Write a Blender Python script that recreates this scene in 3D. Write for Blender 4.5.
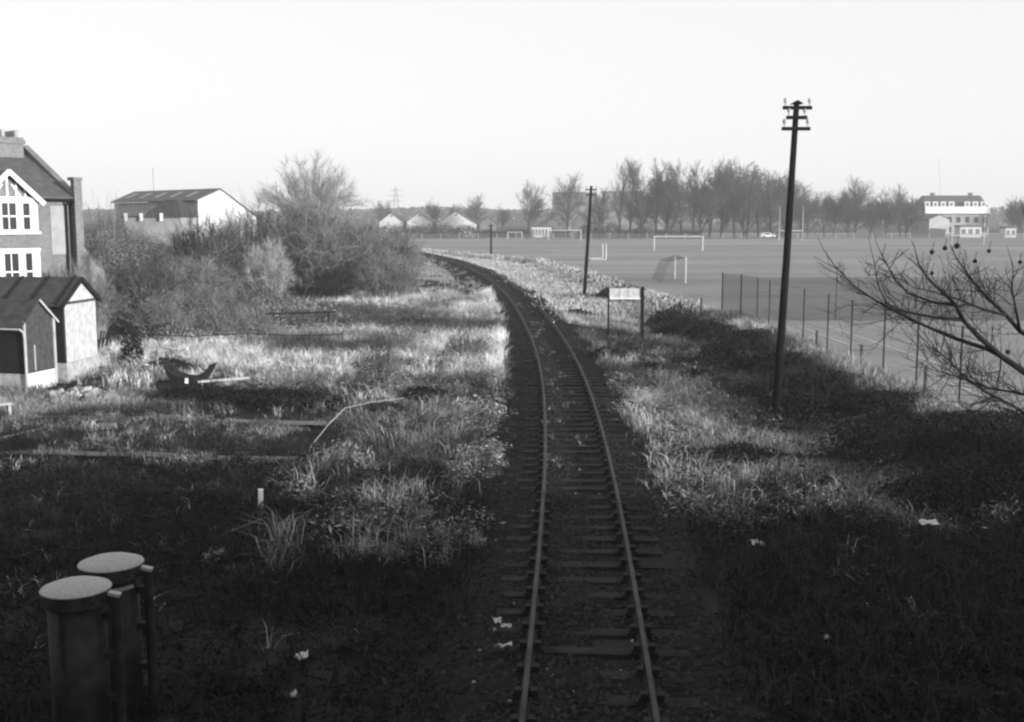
import bpy, math, random
import numpy as np
from mathutils import Vector, Matrix

for _o in list(bpy.data.objects):
    bpy.data.objects.remove(_o)
sc = bpy.context.scene
col = sc.collection
R = math.radians

# ------------------------------------------------------------------ camera
CAMZ = 5.55
PITCH = math.atan(143 / 1120)
cam_d = bpy.data.cameras.new('camera'); cam = bpy.data.objects.new('camera', cam_d); col.objects.link(cam)
cam.location = (0, 0, CAMZ); cam.rotation_euler = (R(90) - PITCH, 0, 0)
cam_d.sensor_width = 36; cam_d.lens = 36 * 1120 / 1024
cam_d.clip_start = 0.1; cam_d.clip_end = 8000
sc.camera = cam

# ------------------------------------------------------------------ light
SUN_AZ = 56      # degrees to the right of straight behind the camera
SUN_EL = 8.5
sx, sy = math.sin(R(SUN_AZ)), -math.cos(R(SUN_AZ))
SUN = Vector((sx * math.cos(R(SUN_EL)), sy * math.cos(R(SUN_EL)), math.sin(R(SUN_EL))))
ld = bpy.data.lights.new('sun', 'SUN'); ld.energy = 3.4; ld.angle = R(0.5); ld.color = (1, 1, 1)
lo = bpy.data.objects.new('sun', ld); col.objects.link(lo)
lo.rotation_euler = SUN.to_track_quat('Z', 'Y').to_euler()

w = bpy.data.worlds.new('World'); sc.world = w; w.use_nodes = True
nt = w.node_tree; nt.nodes.clear()
sky = nt.nodes.new('ShaderNodeTexSky'); sky.sky_type = 'NISHITA'; sky.sun_disc = False
sky.sun_elevation = R(SUN_EL); sky.sun_rotation = math.atan2(sx, sy)
sky.air_density = 1.0; sky.dust_density = 2.0; sky.ozone_density = 1.0
bw = nt.nodes.new('ShaderNodeRGBToBW')          # black and white film
bg = nt.nodes.new('ShaderNodeBackground'); bg.inputs[1].default_value = 0.15
wo = nt.nodes.new('ShaderNodeOutputWorld')
pw = nt.nodes.new('ShaderNodeMath'); pw.operation = 'POWER'; pw.inputs[1].default_value = 0.15      # the film's shoulder evens out the sky
cl = nt.nodes.new('ShaderNodeMath'); cl.operation = 'MULTIPLY'; cl.inputs[1].default_value = 2.58
nt.links.new(sky.outputs[0], bw.inputs[0]); nt.links.new(bw.outputs[0], pw.inputs[0]); nt.links.new(pw.outputs[0], cl.inputs[0]); nt.links.new(cl.outputs[0], bg.inputs[0]); nt.links.new(bg.outputs[0], wo.inputs[0])
sc.view_settings.view_transform = 'Standard'; sc.view_settings.look = 'None'
sc.view_settings.exposure = 1.1; sc.view_settings.gamma = 1.0
sc.view_settings.use_curve_mapping = False
sc.render.engine = 'CYCLES'
sc.cycles.use_denoising = True
sc.cycles.filter_width = 2.4                      # soft old lens
sc.cycles.max_bounces = 5; sc.cycles.diffuse_bounces = 2; sc.cycles.volume_bounces = 0
sc.cycles.transparent_max_bounces = 6

rng = np.random.default_rng(7)
random.seed(7)

# ------------------------------------------------------------------ materials (all greys)
MATS = {}
def mat(name, v, rough=0.9, var=0.25, scale=2.0, spec=0.2, metal=0.0, bump=0.0, attr=False, detail=4.0):
    if name in MATS: return MATS[name]
    m = bpy.data.materials.new(name); m.use_nodes = True
    t = m.node_tree; b = t.nodes['Principled BSDF']
    b.inputs['Roughness'].default_value = rough; b.inputs['Metallic'].default_value = metal
    b.inputs['Specular IOR Level'].default_value = spec
    tc = t.nodes.new('ShaderNodeTexCoord'); nz = t.nodes.new('ShaderNodeTexNoise')
    nz.inputs['Scale'].default_value = scale; nz.inputs['Detail'].default_value = detail
    t.links.new(tc.outputs['Object'], nz.inputs['Vector'])
    mr = t.nodes.new('ShaderNodeMapRange')
    mr.inputs[1].default_value = 0.3; mr.inputs[2].default_value = 0.7
    mr.inputs[3].default_value = v * (1 - var); mr.inputs[4].default_value = v * (1 + var)
    t.links.new(nz.outputs[0], mr.inputs[0])
    out = mr.outputs[0]
    if attr:
        a = t.nodes.new('ShaderNodeAttribute'); a.attribute_name = 'tone'
        mu = t.nodes.new('ShaderNodeMath'); mu.operation = 'MULTIPLY'
        t.links.new(a.outputs['Fac'], mu.inputs[0]); t.links.new(out, mu.inputs[1]); out = mu.outputs[0]
    t.links.new(out, b.inputs['Base Color'])
    if bump:
        bp = t.nodes.new('ShaderNodeBump'); bp.inputs['Strength'].default_value = bump; bp.inputs['Distance'].default_value = 0.05
        t.links.new(nz.outputs[0], bp.inputs['Height']); t.links.new(bp.outputs[0], b.inputs['Normal'])
    MATS[name] = m
    return m

def brick(name, v, mortar, sc_=1.0):
    m = bpy.data.materials.new(name); m.use_nodes = True
    t = m.node_tree; b = t.nodes['Principled BSDF']; b.inputs['Roughness'].default_value = 0.9
    b.inputs['Specular IOR Level'].default_value = 0.15
    tc = t.nodes.new('ShaderNodeTexCoord'); mp = t.nodes.new('ShaderNodeMapping'); mp.inputs['Rotation'].default_value = (R(90), 0, 0)
    bt = t.nodes.new('ShaderNodeTexBrick'); bt.inputs['Scale'].default_value = 4.4 * sc_
    bt.inputs['Color1'].default_value = (v * .8,) * 3 + (1,); bt.inputs['Color2'].default_value = (v * 1.2,) * 3 + (1,)
    bt.inputs['Mortar'].default_value = (mortar,) * 3 + (1,); bt.inputs['Mortar Size'].default_value = 0.02
    nz = t.nodes.new('ShaderNodeTexNoise'); nz.inputs['Scale'].default_value = 0.9
    mx = t.nodes.new('ShaderNodeMix'); mx.data_type = 'RGBA'; mx.blend_type = 'MULTIPLY'; mx.inputs[0].default_value = 0.5
    t.links.new(tc.outputs['Object'], mp.inputs[0]); t.links.new(mp.outputs[0], bt.inputs[0])
    t.links.new(tc.outputs['Object'], nz.inputs[0])
    t.links.new(bt.outputs[0], mx.inputs[6]); t.links.new(nz.outputs[0], mx.inputs[7])
    t.links.new(mx.outputs[2], b.inputs['Base Color'])
    return m

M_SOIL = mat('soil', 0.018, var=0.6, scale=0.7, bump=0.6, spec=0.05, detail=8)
M_FIELD = mat('field_turf', 0.2, var=0.3, scale=0.06, spec=0.05, detail=8)
def field_mat():
    m = bpy.data.materials.new('worn_field_turf'); m.use_nodes = True; t = m.node_tree; b = t.nodes['Principled BSDF']
    b.inputs['Roughness'].default_value = .95; b.inputs['Specular IOR Level'].default_value = .04
    tc = t.nodes.new('ShaderNodeTexCoord'); acc = None
    for sc3, w_ in (((.012, .055, 1), .9), ((.05, .11, 1), .6), ((.5, .7, 1), .45), ((3, 3, 1), .3)):
        mp = t.nodes.new('ShaderNodeMapping'); mp.inputs['Scale'].default_value = sc3
        nz = t.nodes.new('ShaderNodeTexNoise'); nz.inputs['Scale'].default_value = 1.0; nz.inputs['Detail'].default_value = 3
        t.links.new(tc.outputs['Object'], mp.inputs[0]); t.links.new(mp.outputs[0], nz.inputs[0])
        mu = t.nodes.new('ShaderNodeMath'); mu.operation = 'MULTIPLY_ADD'; mu.inputs[1].default_value = w_
        t.links.new(nz.outputs[0], mu.inputs[0])
        if acc is None: mu.inputs[2].default_value = -.62
        else: t.links.new(acc, mu.inputs[2])
        acc = mu.outputs[0]
    mr = t.nodes.new('ShaderNodeMapRange'); mr.inputs[1].default_value = .2; mr.inputs[2].default_value = .85; mr.inputs[3].default_value = .14; mr.inputs[4].default_value = .32
    t.links.new(acc, mr.inputs[0]); t.links.new(mr.outputs[0], b.inputs['Base Color']); return m
M_WORN = field_mat()
M_COURT = mat('court_turf', 0.235, var=0.14, scale=0.25, spec=0.05, detail=6)
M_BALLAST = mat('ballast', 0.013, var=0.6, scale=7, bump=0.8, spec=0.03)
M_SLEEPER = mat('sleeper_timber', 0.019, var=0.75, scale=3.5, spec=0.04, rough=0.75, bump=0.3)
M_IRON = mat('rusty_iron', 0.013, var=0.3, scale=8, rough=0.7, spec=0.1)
M_RAILTOP = mat('rail_head_steel', 0.035, var=0.6, scale=1.2, rough=0.6, metal=0.0, spec=0.1)
M_GRASS = mat('grass_blades', 1.0, var=0.15, scale=0.8, spec=0.08, attr=True)
M_TWIG = mat('bare_twigs', 0.155, var=0.3, scale=0.8, spec=0.05)
M_TWIG_FAR = mat('far_twigs', 0.075, var=0.3, scale=0.2, spec=0.05)
M_TWIG_PALE = mat('pale_twigs', 0.3, var=0.2, scale=0.8, spec=0.05)
M_TWIG_DARK = mat('dark_twigs', 0.07, var=0.3, scale=0.8, spec=0.05)
M_BARK = mat('bark', 0.11, var=0.35, scale=3, spec=0.08)
M_BARK_DARK = mat('dark_bark', 0.018, var=0.35, scale=6, spec=0.1)
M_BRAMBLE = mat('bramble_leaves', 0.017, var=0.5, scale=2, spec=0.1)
M_SCRUB = mat('scrub_leaves', 0.13, var=0.75, scale=0.8, spec=0.08)
M_EVERGREEN = mat('evergreen_leaves', 0.05, var=0.4, scale=0.8, spec=0.08)
M_POLE = mat('creosoted_pole', 0.01, var=0.4, scale=4, spec=0.05)
M_WHITE = mat('white_paint', 0.74, var=0.08, scale=2, spec=0.3, rough=0.6)
M_GOAL = mat('weathered_goal_paint', 0.5, var=.2, scale=2, spec=.1)
M_PALE = mat('weathered_white', 0.36, var=0.2, scale=3, spec=0.2)
M_BOARD = mat('weathered_board', 0.44, var=0.2, scale=4, spec=0.1)
M_CONC = mat('concrete', 0.32, var=0.3, scale=5, spec=0.15, bump=0.2)
M_CAP = mat('pale_cap_paint', 0.25, var=0.2, scale=28, spec=0.3, rough=0.5)
M_CYL = mat('dark_painted_iron', 0.016, var=0.75, scale=5, spec=0.12, rough=0.6)
M_FELT = mat('roofing_felt', 0.045, var=0.3, scale=3, spec=0.15)
M_TAR = mat('black_tarred_timber', 0.011, var=0.4, scale=3, spec=0.2)
M_CREO = mat('brown_creosoted_timber', 0.05, var=0.3, scale=5, spec=0.15)
M_SLATE = mat('slate_roof', 0.072, var=0.3, scale=2.5, spec=0.3, rough=0.6)
M_GLASS = mat('window_glass', 0.03, var=0.1, scale=1, rough=0.08, spec=0.6)
M_PANES = mat('dull_panes', 0.12, var=.2, rough=.6)
M_BRICK = brick('stock_brick', 0.21, 0.22)
M_BRICKDK = brick('dark_brick', 0.2, 0.2)
M_RENDER = mat('pale_render', 0.5, var=0.12, scale=1.5)
M_SHEET = mat('white_cladding', 0.5, var=0.06, scale=0.3)
M_GREYWALL = mat('grey_concrete_block', 0.17, var=0.1, scale=0.1)
M_WIRE = mat('galvanised_wire', 0.02, var=0.2, scale=2, spec=0.3)
M_NET = mat('dark_net', 0.04, var=0.2, scale=2)
M_TYRE = mat('tyre_rubber', 0.03)
M_PAPER = mat('white_paper', 0.4, var=0.3, scale=8)
M_LINE = mat('line_marking', 0.55, var=0.25, scale=1.2)

# ------------------------------------------------------------------ object helpers
def tag(o, label=None, cat=None, group=None, kind=None):
    if label: o['label'] = label
    if cat: o['category'] = cat
    if group: o['group'] = group
    if kind: o['kind'] = kind
    return o
def empty(name, loc, rz=0.0, label=None, cat=None, group=None):
    o = bpy.data.objects.new(name, None); col.objects.link(o); o.empty_display_size = 0.2
    o.location = loc; o.rotation_euler = (0, 0, rz)
    return tag(o, label, cat, group)
def link_mesh(name, me, m, parent=None):
    for mm in (m if isinstance(m, (list, tuple)) else [m]): me.materials.append(mm)
    o = bpy.data.objects.new(name, me); col.objects.link(o)
    if parent: o.parent = parent
    return o
def np_mesh(name, V, F, tone=None):
    """V (n,3); F (m,k) int array, k = 3 or 4."""
    V = np.asarray(V, np.float32); F = np.asarray(F, np.int32)
    me = bpy.data.meshes.new(name)
    me.vertices.add(len(V)); me.vertices.foreach_set('co', V.ravel())
    k = F.shape[1]
    me.loops.add(F.size); me.loops.foreach_set('vertex_index', F.ravel())
    me.polygons.add(len(F)); me.polygons.foreach_set('loop_start', np.arange(0, F.size, k, dtype=np.int32))
    if tone is not None:
        a = me.attributes.new('tone', 'FLOAT', 'POINT'); a.data.foreach_set('value', np.asarray(tone, np.float32))
    me.update(calc_edges=True); me.validate()
    return me
class MB:
    def __init__(s): s.v = []; s.f = []; s.mi = []
    def add(s, vs, fs, mi=0):
        n = len(s.v); s.v += [tuple(p) for p in vs]; s.f += [tuple(i + n for i in f) for f in fs]; s.mi += [mi] * len(fs)
        return s
    def box(s, x0, x1, y0, y1, z0, z1, mi=0, M=None):
        vs = [Vector((x, y, z)) for z in (z0, z1) for x, y in ((x0, y0), (x1, y0), (x1, y1), (x0, y1))]
        if M: vs = [M @ p for p in vs]
        return s.add(vs, [(3, 2, 1, 0), (4, 5, 6, 7), (0, 1, 5, 4), (1, 2, 6, 5), (2, 3, 7, 6), (3, 0, 4, 7)], mi)
    def beam(s, a, b, wx, wz, mi=0):
        a = Vector(a); b = Vector(b); d = (b - a); L = d.length; d.normalize()
        up = Vector((0, 0, 1)) if abs(d.z) < 0.95 else Vector((0, 1, 0))
        x = d.cross(up).normalized(); z = x.cross(d).normalized()
        M = Matrix((x, d, z)).transposed().to_4x4(); M.translation = a
        return s.box(-wx / 2, wx / 2, 0, L, -wz / 2, wz / 2, mi, M)
    def tube(s, pts, rad, n=8, mi=0, cap=True):
        pts = [Vector(p) for p in pts]
        if not hasattr(rad, '__len__'): rad = [rad] * len(pts)
        base = len(s.v); ref = None
        for i, p in enumerate(pts):
            d = (pts[min(i + 1, len(pts) - 1)] - pts[max(i - 1, 0)]).normalized()
            if ref is None: ref = Vector((1, 0, 0)) if abs(d.x) < 0.8 else Vector((0, 1, 0))
            u = (ref - d * ref.dot(d)).normalized(); v = d.cross(u); ref = u
            s.v += [tuple(p + (u * math.cos(2 * math.pi * k / n) + v * math.sin(2 * math.pi * k / n)) * rad[i]) for k in range(n)]
        for i in range(len(pts) - 1):
            for k in range(n):
                a = base + i * n + k; b = base + i * n + (k + 1) % n
                s.f.append((a, b, b + n, a + n)); s.mi.append(mi)
        if cap:
            s.f.append(tuple(base + k for k in range(n))[::-1]); s.f.append(tuple(base + (len(pts) - 1) * n + k for k in range(n))); s.mi += [mi, mi]
        return s
    def prism(s, poly, a, b, mi=0):
        """poly of (u,z) extruded along y from a to b (u is x)."""
        n = len(poly)
        vs = [(u, a, z) for u, z in poly] + [(u, b, z) for u, z in poly]
        fs = [tuple(range(n)), tuple(range(2 * n - 1, n - 1, -1))] + [(i, i + n, (i + 1) % n + n, (i + 1) % n) for i in range(n)]
        return s.add(vs, fs, mi)
    def prism_x(s, poly, a, b, mi=0):
        n = len(poly)
        vs = [(a, u, z) for u, z in poly] + [(b, u, z) for u, z in poly]
        fs = [tuple(range(n))[::-1], tuple(range(n, 2 * n))] + [(i, (i + 1) % n, (i + 1) % n + n, i + n) for i in range(n)]
        return s.add(vs, fs, mi)
    def build(s, name, m, parent=None, bevel=0.0, smooth=False):
        me = bpy.data.meshes.new(name); me.from_pydata(s.v, [], s.f)
        me.polygons.foreach_set('material_index', s.mi)
        if smooth: me.polygons.foreach_set('use_smooth', [True] * len(me.polygons))
        me.update()
        o = link_mesh(name, me, m, parent)
        if bevel:
            bm = o.modifiers.new('bevel', 'BEVEL'); bm.width = bevel; bm.segments = 2; bm.limit_method = 'ANGLE'
        return o
def copy_tree(o, parent=None):
    c = o.copy(); col.objects.link(c)
    if parent: c.parent = parent
    for ch in list(o.children): copy_tree(ch, c)
    return c

_c, _s = math.cos(PITCH), math.sin(PITCH)
def ray(px, py):
    v = (361 - py) / 1120
    return np.array([(px - 512) / 1120, _c + v * _s, -_s + v * _c])
def at(px, py, z=0.0):
    d = ray(px, py); t = (z - CAMZ) / d[2]; return d * t + np.array([0, 0, CAMZ])
def at_y(px, py, y):
    d = ray(px, py); t = y / d[1]; return d * t + np.array([0, 0, CAMZ])

# ------------------------------------------------------------------ noise, track line, terrain
_tab = np.random.default_rng(3).random((256, 256))
def noise2(x, y, s, seed=0):
    x = np.asarray(x, float) / s + seed * 17.3; y = np.asarray(y, float) / s + seed * 9.7
    xi = np.floor(x).astype(int); yi = np.floor(y).astype(int); fx = x - xi; fy = y - yi
    fx = fx * fx * (3 - 2 * fx); fy = fy * fy * (3 - 2 * fy)
    g = lambda a, b: _tab[a % 256, b % 256]
    return (g(xi, yi) * (1 - fx) + g(xi + 1, yi) * fx) * (1 - fy) + (g(xi, yi + 1) * (1 - fx) + g(xi + 1, yi + 1) * fx) * fy
def fbm(x, y, s, seed=0):
    return noise2(x, y, s, seed) * .55 + noise2(x, y, s / 2.2, seed + 1) * .3 + noise2(x, y, s / 5, seed + 2) * .15
def sstep(a, b, x):
    t = np.clip((np.asarray(x, float) - a) / (b - a), 0, 1); return t * t * (3 - 2 * t)

KY = np.array([-20, 0, 11.8, 20.9, 30.6, 39, 48, 62, 88, 112, 143, 180, 220, 260.])
KX = np.array([-1.4, 0.15, .86, 1.33, 1.67, 1.8, 1.75, 1.35, -.05, -2.3, -6.6, -14.2, -25.5, -40.])
_h = np.diff(KY); _n = len(KY); _A = np.zeros((_n, _n)); _b = np.zeros(_n); _A[0, 0] = _A[-1, -1] = 1
for i in range(1, _n - 1):
    _A[i, i - 1] = _h[i - 1]; _A[i, i] = 2 * (_h[i - 1] + _h[i]); _A[i, i + 1] = _h[i]
    _b[i] = 6 * ((KX[i + 1] - KX[i]) / _h[i] - (KX[i] - KX[i - 1]) / _h[i - 1])
_m2 = np.linalg.solve(_A, _b)
def track_x(y):
    y = np.clip(np.asarray(y, float), KY[0], KY[-1]); i = np.clip(np.searchsorted(KY, y) - 1, 0, _n - 2)
    h = _h[i]; a = (KY[i + 1] - y) / h; b = (y - KY[i]) / h
    return a * KX[i] + b * KX[i + 1] + ((a ** 3 - a) * _m2[i] + (b ** 3 - b) * _m2[i + 1]) * h * h / 6
def track_off(x, y):
    """signed distance from the track centre line."""
    sl = (track_x(np.asarray(y) + .5) - track_x(np.asarray(y) - .5))
    return (x - track_x(y)) / np.sqrt(1 + sl * sl)
FY = np.array([-100, 0, 64, 96, 150, 170, 185, 200, 220, 238, 300, 420.]); FX = np.array([13.0, 13.0, 12.2, 9.5, 4.0, -4.5, -10.5, -15.5, -21.5, -27, -30, -60.])
def field_x(y): return np.interp(y, FY, FX)
def terrain(x, y):
    x = np.asarray(x, float); y = np.asarray(y, float)
    d = np.abs(track_off(x, y))
    n = (fbm(x, y, 3.0, 1) - .5) * .3 + (fbm(x, y, 9, 5) - .5) * .3
    z = -0.5 + n * sstep(3, 6, d)
    z = np.where(y < 270, np.maximum(z, -0.5 + (0.29) * (1 - sstep(1.75, 3.0, d))), z)
    f = sstep(-3.5, 0, x - field_x(y))
    u = x - field_x(y); near = 1 - sstep(62, 80, y)
    z = z - near * .2 * np.exp(-((u + 4.2) / 1.8) ** 2)
    z = z * (1 - f) + near * .12 * np.exp(-((u + .6) / .7) ** 2) * sstep(20, 26, y) * 1.0
    z = z * (1 - sstep(190, 300, y)) + 0.0
    z = z + 1.3 * sstep(-17, -21, x) * sstep(45, 50, y) * (1 - sstep(58, 85, y))
    z = np.where((np.abs(y) < 400), z, 0)
    return z
def th(x, y): return float(terrain(np.array([x]), np.array([y]))[0])

# ------------------------------------------------------------------ ground
def grid(name, xs, ys, zf, m):
    X, Y = np.meshgrid(xs, ys); Z = zf(X, Y)
    V = np.stack([X.ravel(), Y.ravel(), Z.ravel()], 1); nx = len(xs)
    i = (np.arange(len(ys) - 1)[:, None] * nx + np.arange(nx - 1)[None]).ravel()
    F = np.stack([i, i + 1, i + nx + 1, i + nx], 1)
    me = np_mesh(name, V, F); me.polygons.foreach_set('use_smooth', [True] * len(F))
    return link_mesh(name, me, m)
xs = np.unique(np.concatenate([[-4000, -2000, -1000, -500, -250, -120, -80], np.arange(-60, -20, 1.0), np.arange(-20, 16, .25), np.arange(16, 40, 2.0), [50, 70, 100, 150, 250, 500, 1000, 2000, 4000]]))
ys = np.unique(np.concatenate([[-2000, -500, -100, -40, -20], np.arange(-10, 10, 2.0), np.arange(10, 60, .3), np.arange(60, 130, .8), np.arange(130, 310, 3.0), [330, 360, 400, 500, 800, 1500, 3000, 6000]]))
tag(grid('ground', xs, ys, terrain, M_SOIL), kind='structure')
# playing field turf, just above the ground
fys = np.unique(np.concatenate([np.arange(-20, 64, 4.0), np.arange(64, 320, 6.0), [340, 420]]))
mb = []; V = []; F = []
fr = np.concatenate([np.linspace(0, 1, 9) ** 2 * 400])
for y in fys:
    x0 = field_x(y) + 0.3
    for q in fr: V.append((x0 + q, y, 0.012))
nq = len(fr)
for i in range(len(fys) - 1):
    for k in range(nq - 1): F.append((i * nq + k, i * nq + k + 1, (i + 1) * nq + k + 1, (i + 1) * nq + k))
tag(link_mesh('playing_field', np_mesh('playing_field', V, F), M_WORN), kind='structure')
V = []; F = []; mys = np.arange(110, 331, 4.0); mq = np.linspace(0, 130, 27)
for y in mys:
    x0 = min(float(track_x(y)) - 3.6, 99) if y < 238 else min(float(field_x(y)) + .25, 0)
    for q in mq: V.append((x0 - q, y, float(terrain(np.array([x0 - q]), np.array([y]))[0]) + .03))
nq = len(mq)
for i in range(len(mys) - 1):
    for k in range(nq - 1): F.append((i * nq + k, (i + 1) * nq + k, (i + 1) * nq + k + 1, i * nq + k + 1))
tag(link_mesh('meadow', np_mesh('meadow', V, F), M_FIELD), kind='structure')
mb = MB(); mb.add([(13.5, 20, .018), (34, 20, .018), (34, 60.6, .018), (13.5, 60.6, .018)], [(0, 1, 2, 3)])
tag(mb.build('tennis_court', M_COURT), kind='structure')
mb = MB()
for x0, x1, y0, y1 in [(14.75, 14.81, 33, 57.5), (16.3, 16.36, 33, 57.5), (24.6, 24.66, 33, 57.5), (26.1, 26.16, 33, 57.5), (14.81, 26.1, 57.45, 57.5), (24.66, 26.1, 44, 44.05)]:
    mb.add([(x0, y0, .024), (x1, y0, .024), (x1, y1, .024), (x0, y1, .024)], [(0, 1, 2, 3)])
tag(mb.build('court_lines', M_LINE), kind='structure')

# ballast bed
by = np.unique(np.concatenate([np.arange(-12, 60, .35), np.arange(60, 238, 1.0)]))
offs = np.array([-2.9, -2.4, -1.9, -1.6, -1.3, -1.0, -.75, -.5, -.25, 0, .25, .5, .75, 1.0, 1.3, 1.6, 1.9, 2.4, 2.9])
sl = track_x(by + .5) - track_x(by - .5); nrm = np.sqrt(1 + sl * sl)
X = track_x(by)[:, None] + offs[None] / nrm[:, None]; Y = by[:, None] - offs[None] * (sl / nrm)[:, None]
Z = np.interp(offs, [-2.9, -1.7, -1.1, -.75, -.6, .05, .2, .7, 1.0, 1.7, 2.9], [-.49, -.18, -.175, -.2, -.16, -.165, -.2, -.215, -.185, -.18, -.49])[None] + (noise2(X, Y, .22, 3) - .5) * .05 + (noise2(X, Y, 1.3, 7) - .45) * .11 * (np.abs(offs) < 2)[None]
V = np.stack([X.ravel(), Y.ravel(), Z.ravel()], 1); nx = len(offs)
i = (np.arange(len(by) - 1)[:, None] * nx + np.arange(nx - 1)[None]).ravel()
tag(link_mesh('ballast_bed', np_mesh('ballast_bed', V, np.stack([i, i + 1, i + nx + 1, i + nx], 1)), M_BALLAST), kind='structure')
# loose stones
N = 26000
sy_ = 10 + 45 * rng.random(N) ** 1.5; so = rng.normal(0, 1.35, N); so = np.clip(so, -3, 3)
sxp = track_x(sy_) + so; szp = np.interp(so, [-2.9, -1.7, -1.1, -.75, -.6, .05, .2, .7, 1.0, 1.7, 2.9], [-.49, -.18, -.175, -.2, -.16, -.165, -.2, -.215, -.185, -.18, -.49]) + (noise2(sxp, sy_, 1.3, 7) - .45) * .11 * (np.abs(so) < 2)
octv = np.array([[1, 0, 0], [-1, 0, 0], [0, 1, 0], [0, -1, 0], [0, 0, 1], [0, 0, -1.]])
octf = np.array([[0, 2, 4], [2, 1, 4], [1, 3, 4], [3, 0, 4], [2, 0, 5], [1, 2, 5], [3, 1, 5], [0, 3, 5]])
jit = 1 + .5 * (rng.random((N, 6, 3)) - .5); rad = .018 + .03 * rng.random((N, 1, 1))
V = np.stack([sxp, sy_, szp], 1)[:, None] + (octv[None] + .35 * (rng.random((N, 6, 3)) - .5)) * rad * jit
F = octf[None] + (np.arange(N) * 6)[:, None, None]
tone = np.repeat(.014 + .03 * rng.random(N) ** 2 + (rng.random(N) > .997) * .2, 6)
tag(link_mesh('ballast_stones', np_mesh('ballast_stones', V.reshape(-1, 3), F.reshape(-1, 3), tone), M_GRASS), kind='stuff')

# ------------------------------------------------------------------ railway track
trk = empty('railway_track', (0, 0, 0), 0, 'single line of rails on timber sleepers curving away to the left', 'railway track')
prof = [(-.07, -.145), (-.07, -.13), (-.012, -.105), (-.012, -.045), (-.034, -.035), (-.034, -.006), (-.026, 0), (.026, 0), (.034, -.006), (.034, -.035), (.012, -.045), (.012, -.105), (.07, -.13), (.07, -.145)]
ry = np.unique(np.concatenate([np.arange(2, 60, 1.0), np.arange(60, 238, 2.0)]))
for side in (-1, 1):
    V = []; F = []; MI = []
    for y in ry:
        s1 = float(track_x(y + .5) - track_x(y - .5)); nn = math.sqrt(1 + s1 * s1); cx = float(track_x(y))
        for u, z in prof:
            o = side * .752 + u; V.append((cx + o / nn, y - o * s1 / nn, z))
    n = len(prof)
    for i in range(len(ry) - 1):
        for k in range(n):
            F.append((i * n + k, i * n + (k + 1) % n, (i + 1) * n + (k + 1) % n, (i + 1) * n + k)); MI.append(1 if k in (5, 6, 7) else 0)
    me = np_mesh('rail', V, F); me.polygons.foreach_set('material_index', MI)
    link_mesh('rail', me, [M_IRON, M_RAILTOP], trk)
for yj in (13.4, 31.6, 49.8):
    for side in (-1, 1):
        yy = yj + .4 * side; s1 = float(track_x(yy + .5) - track_x(yy - .5)); cx = float(track_x(yy))
        for q in (-1, 1):
            m = MB(); m.box(-.018, .018, -.23, .23, -.095, -.045)
            f = m.build('fishplate', M_IRON, trk); f.location = (cx + side * .752 + q * .032, yy - side * .752 * s1, 0); f.rotation_euler = (0, 0, -math.atan(s1))
def sleeper_mesh(seed):
    rr = random.Random(seed); mb = MB()
    w_ = .125 + rr.uniform(-.018, .012); l = 1.3 + rr.uniform(-.08, .06)
    mb.box(-l, l, -w_, w_, -.29, -.145)
    me = bpy.data.meshes.new('sleeper'); me.from_pydata(mb.v, [], mb.f); me.update(); me.materials.append(M_SLEEPER); return me
SM = [sleeper_mesh(i) for i in range(6)]
mb = MB(); mb.box(-.18, .18, -.095, .095, -.148, -.118); mb.box(-.14, -.05, -.06, .06, -.118, -.04); mb.box(.05, .14, -.06, .06, -.118, -.04)
mb.tube([(-.15, -.06, -.12), (-.15, -.06, -.09)], .014, 6); mb.tube([(.15, .06, -.12), (.15, .06, -.09)], .014, 6)
_ch = mb.build('rail_chair', M_IRON, None); CHM = _ch.data; bpy.data.objects.remove(_ch)
y = 9.0; k = 0; rest = MB()
while y < 236:
    s1 = float(track_x(y + .5) - track_x(y - .5)); x = float(track_x(y)); ang = math.atan(-s1) + random.uniform(-.03, .03)
    dz = random.uniform(-.03, .018)
    if k < 100:
        o = bpy.data.objects.new('sleeper', SM[k % 6]); col.objects.link(o); o.parent = trk
        o.location = (x, y, dz * .6 - .002); o.rotation_euler = (0, random.uniform(-.006, .006), ang)
        if k < 48:
            for sd in (-1, 1):
                c = bpy.data.objects.new('rail_chair', CHM); col.objects.link(c); c.parent = o; c.location = (sd * .752, 0, 0)
    else:
        Mx = Matrix.Translation((x, y, dz * .6)) @ Matrix.Rotation(ang, 4, 'Z')
        rest.box(-1.3, 1.3, -.125, .125, -.29, -.145, 0, Mx)
    y += .752 / math.sqrt(1 + s1 * s1); k += 1
o = rest.build('distant_sleepers', M_SLEEPER, trk); o['kind'] = 'stuff'

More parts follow.
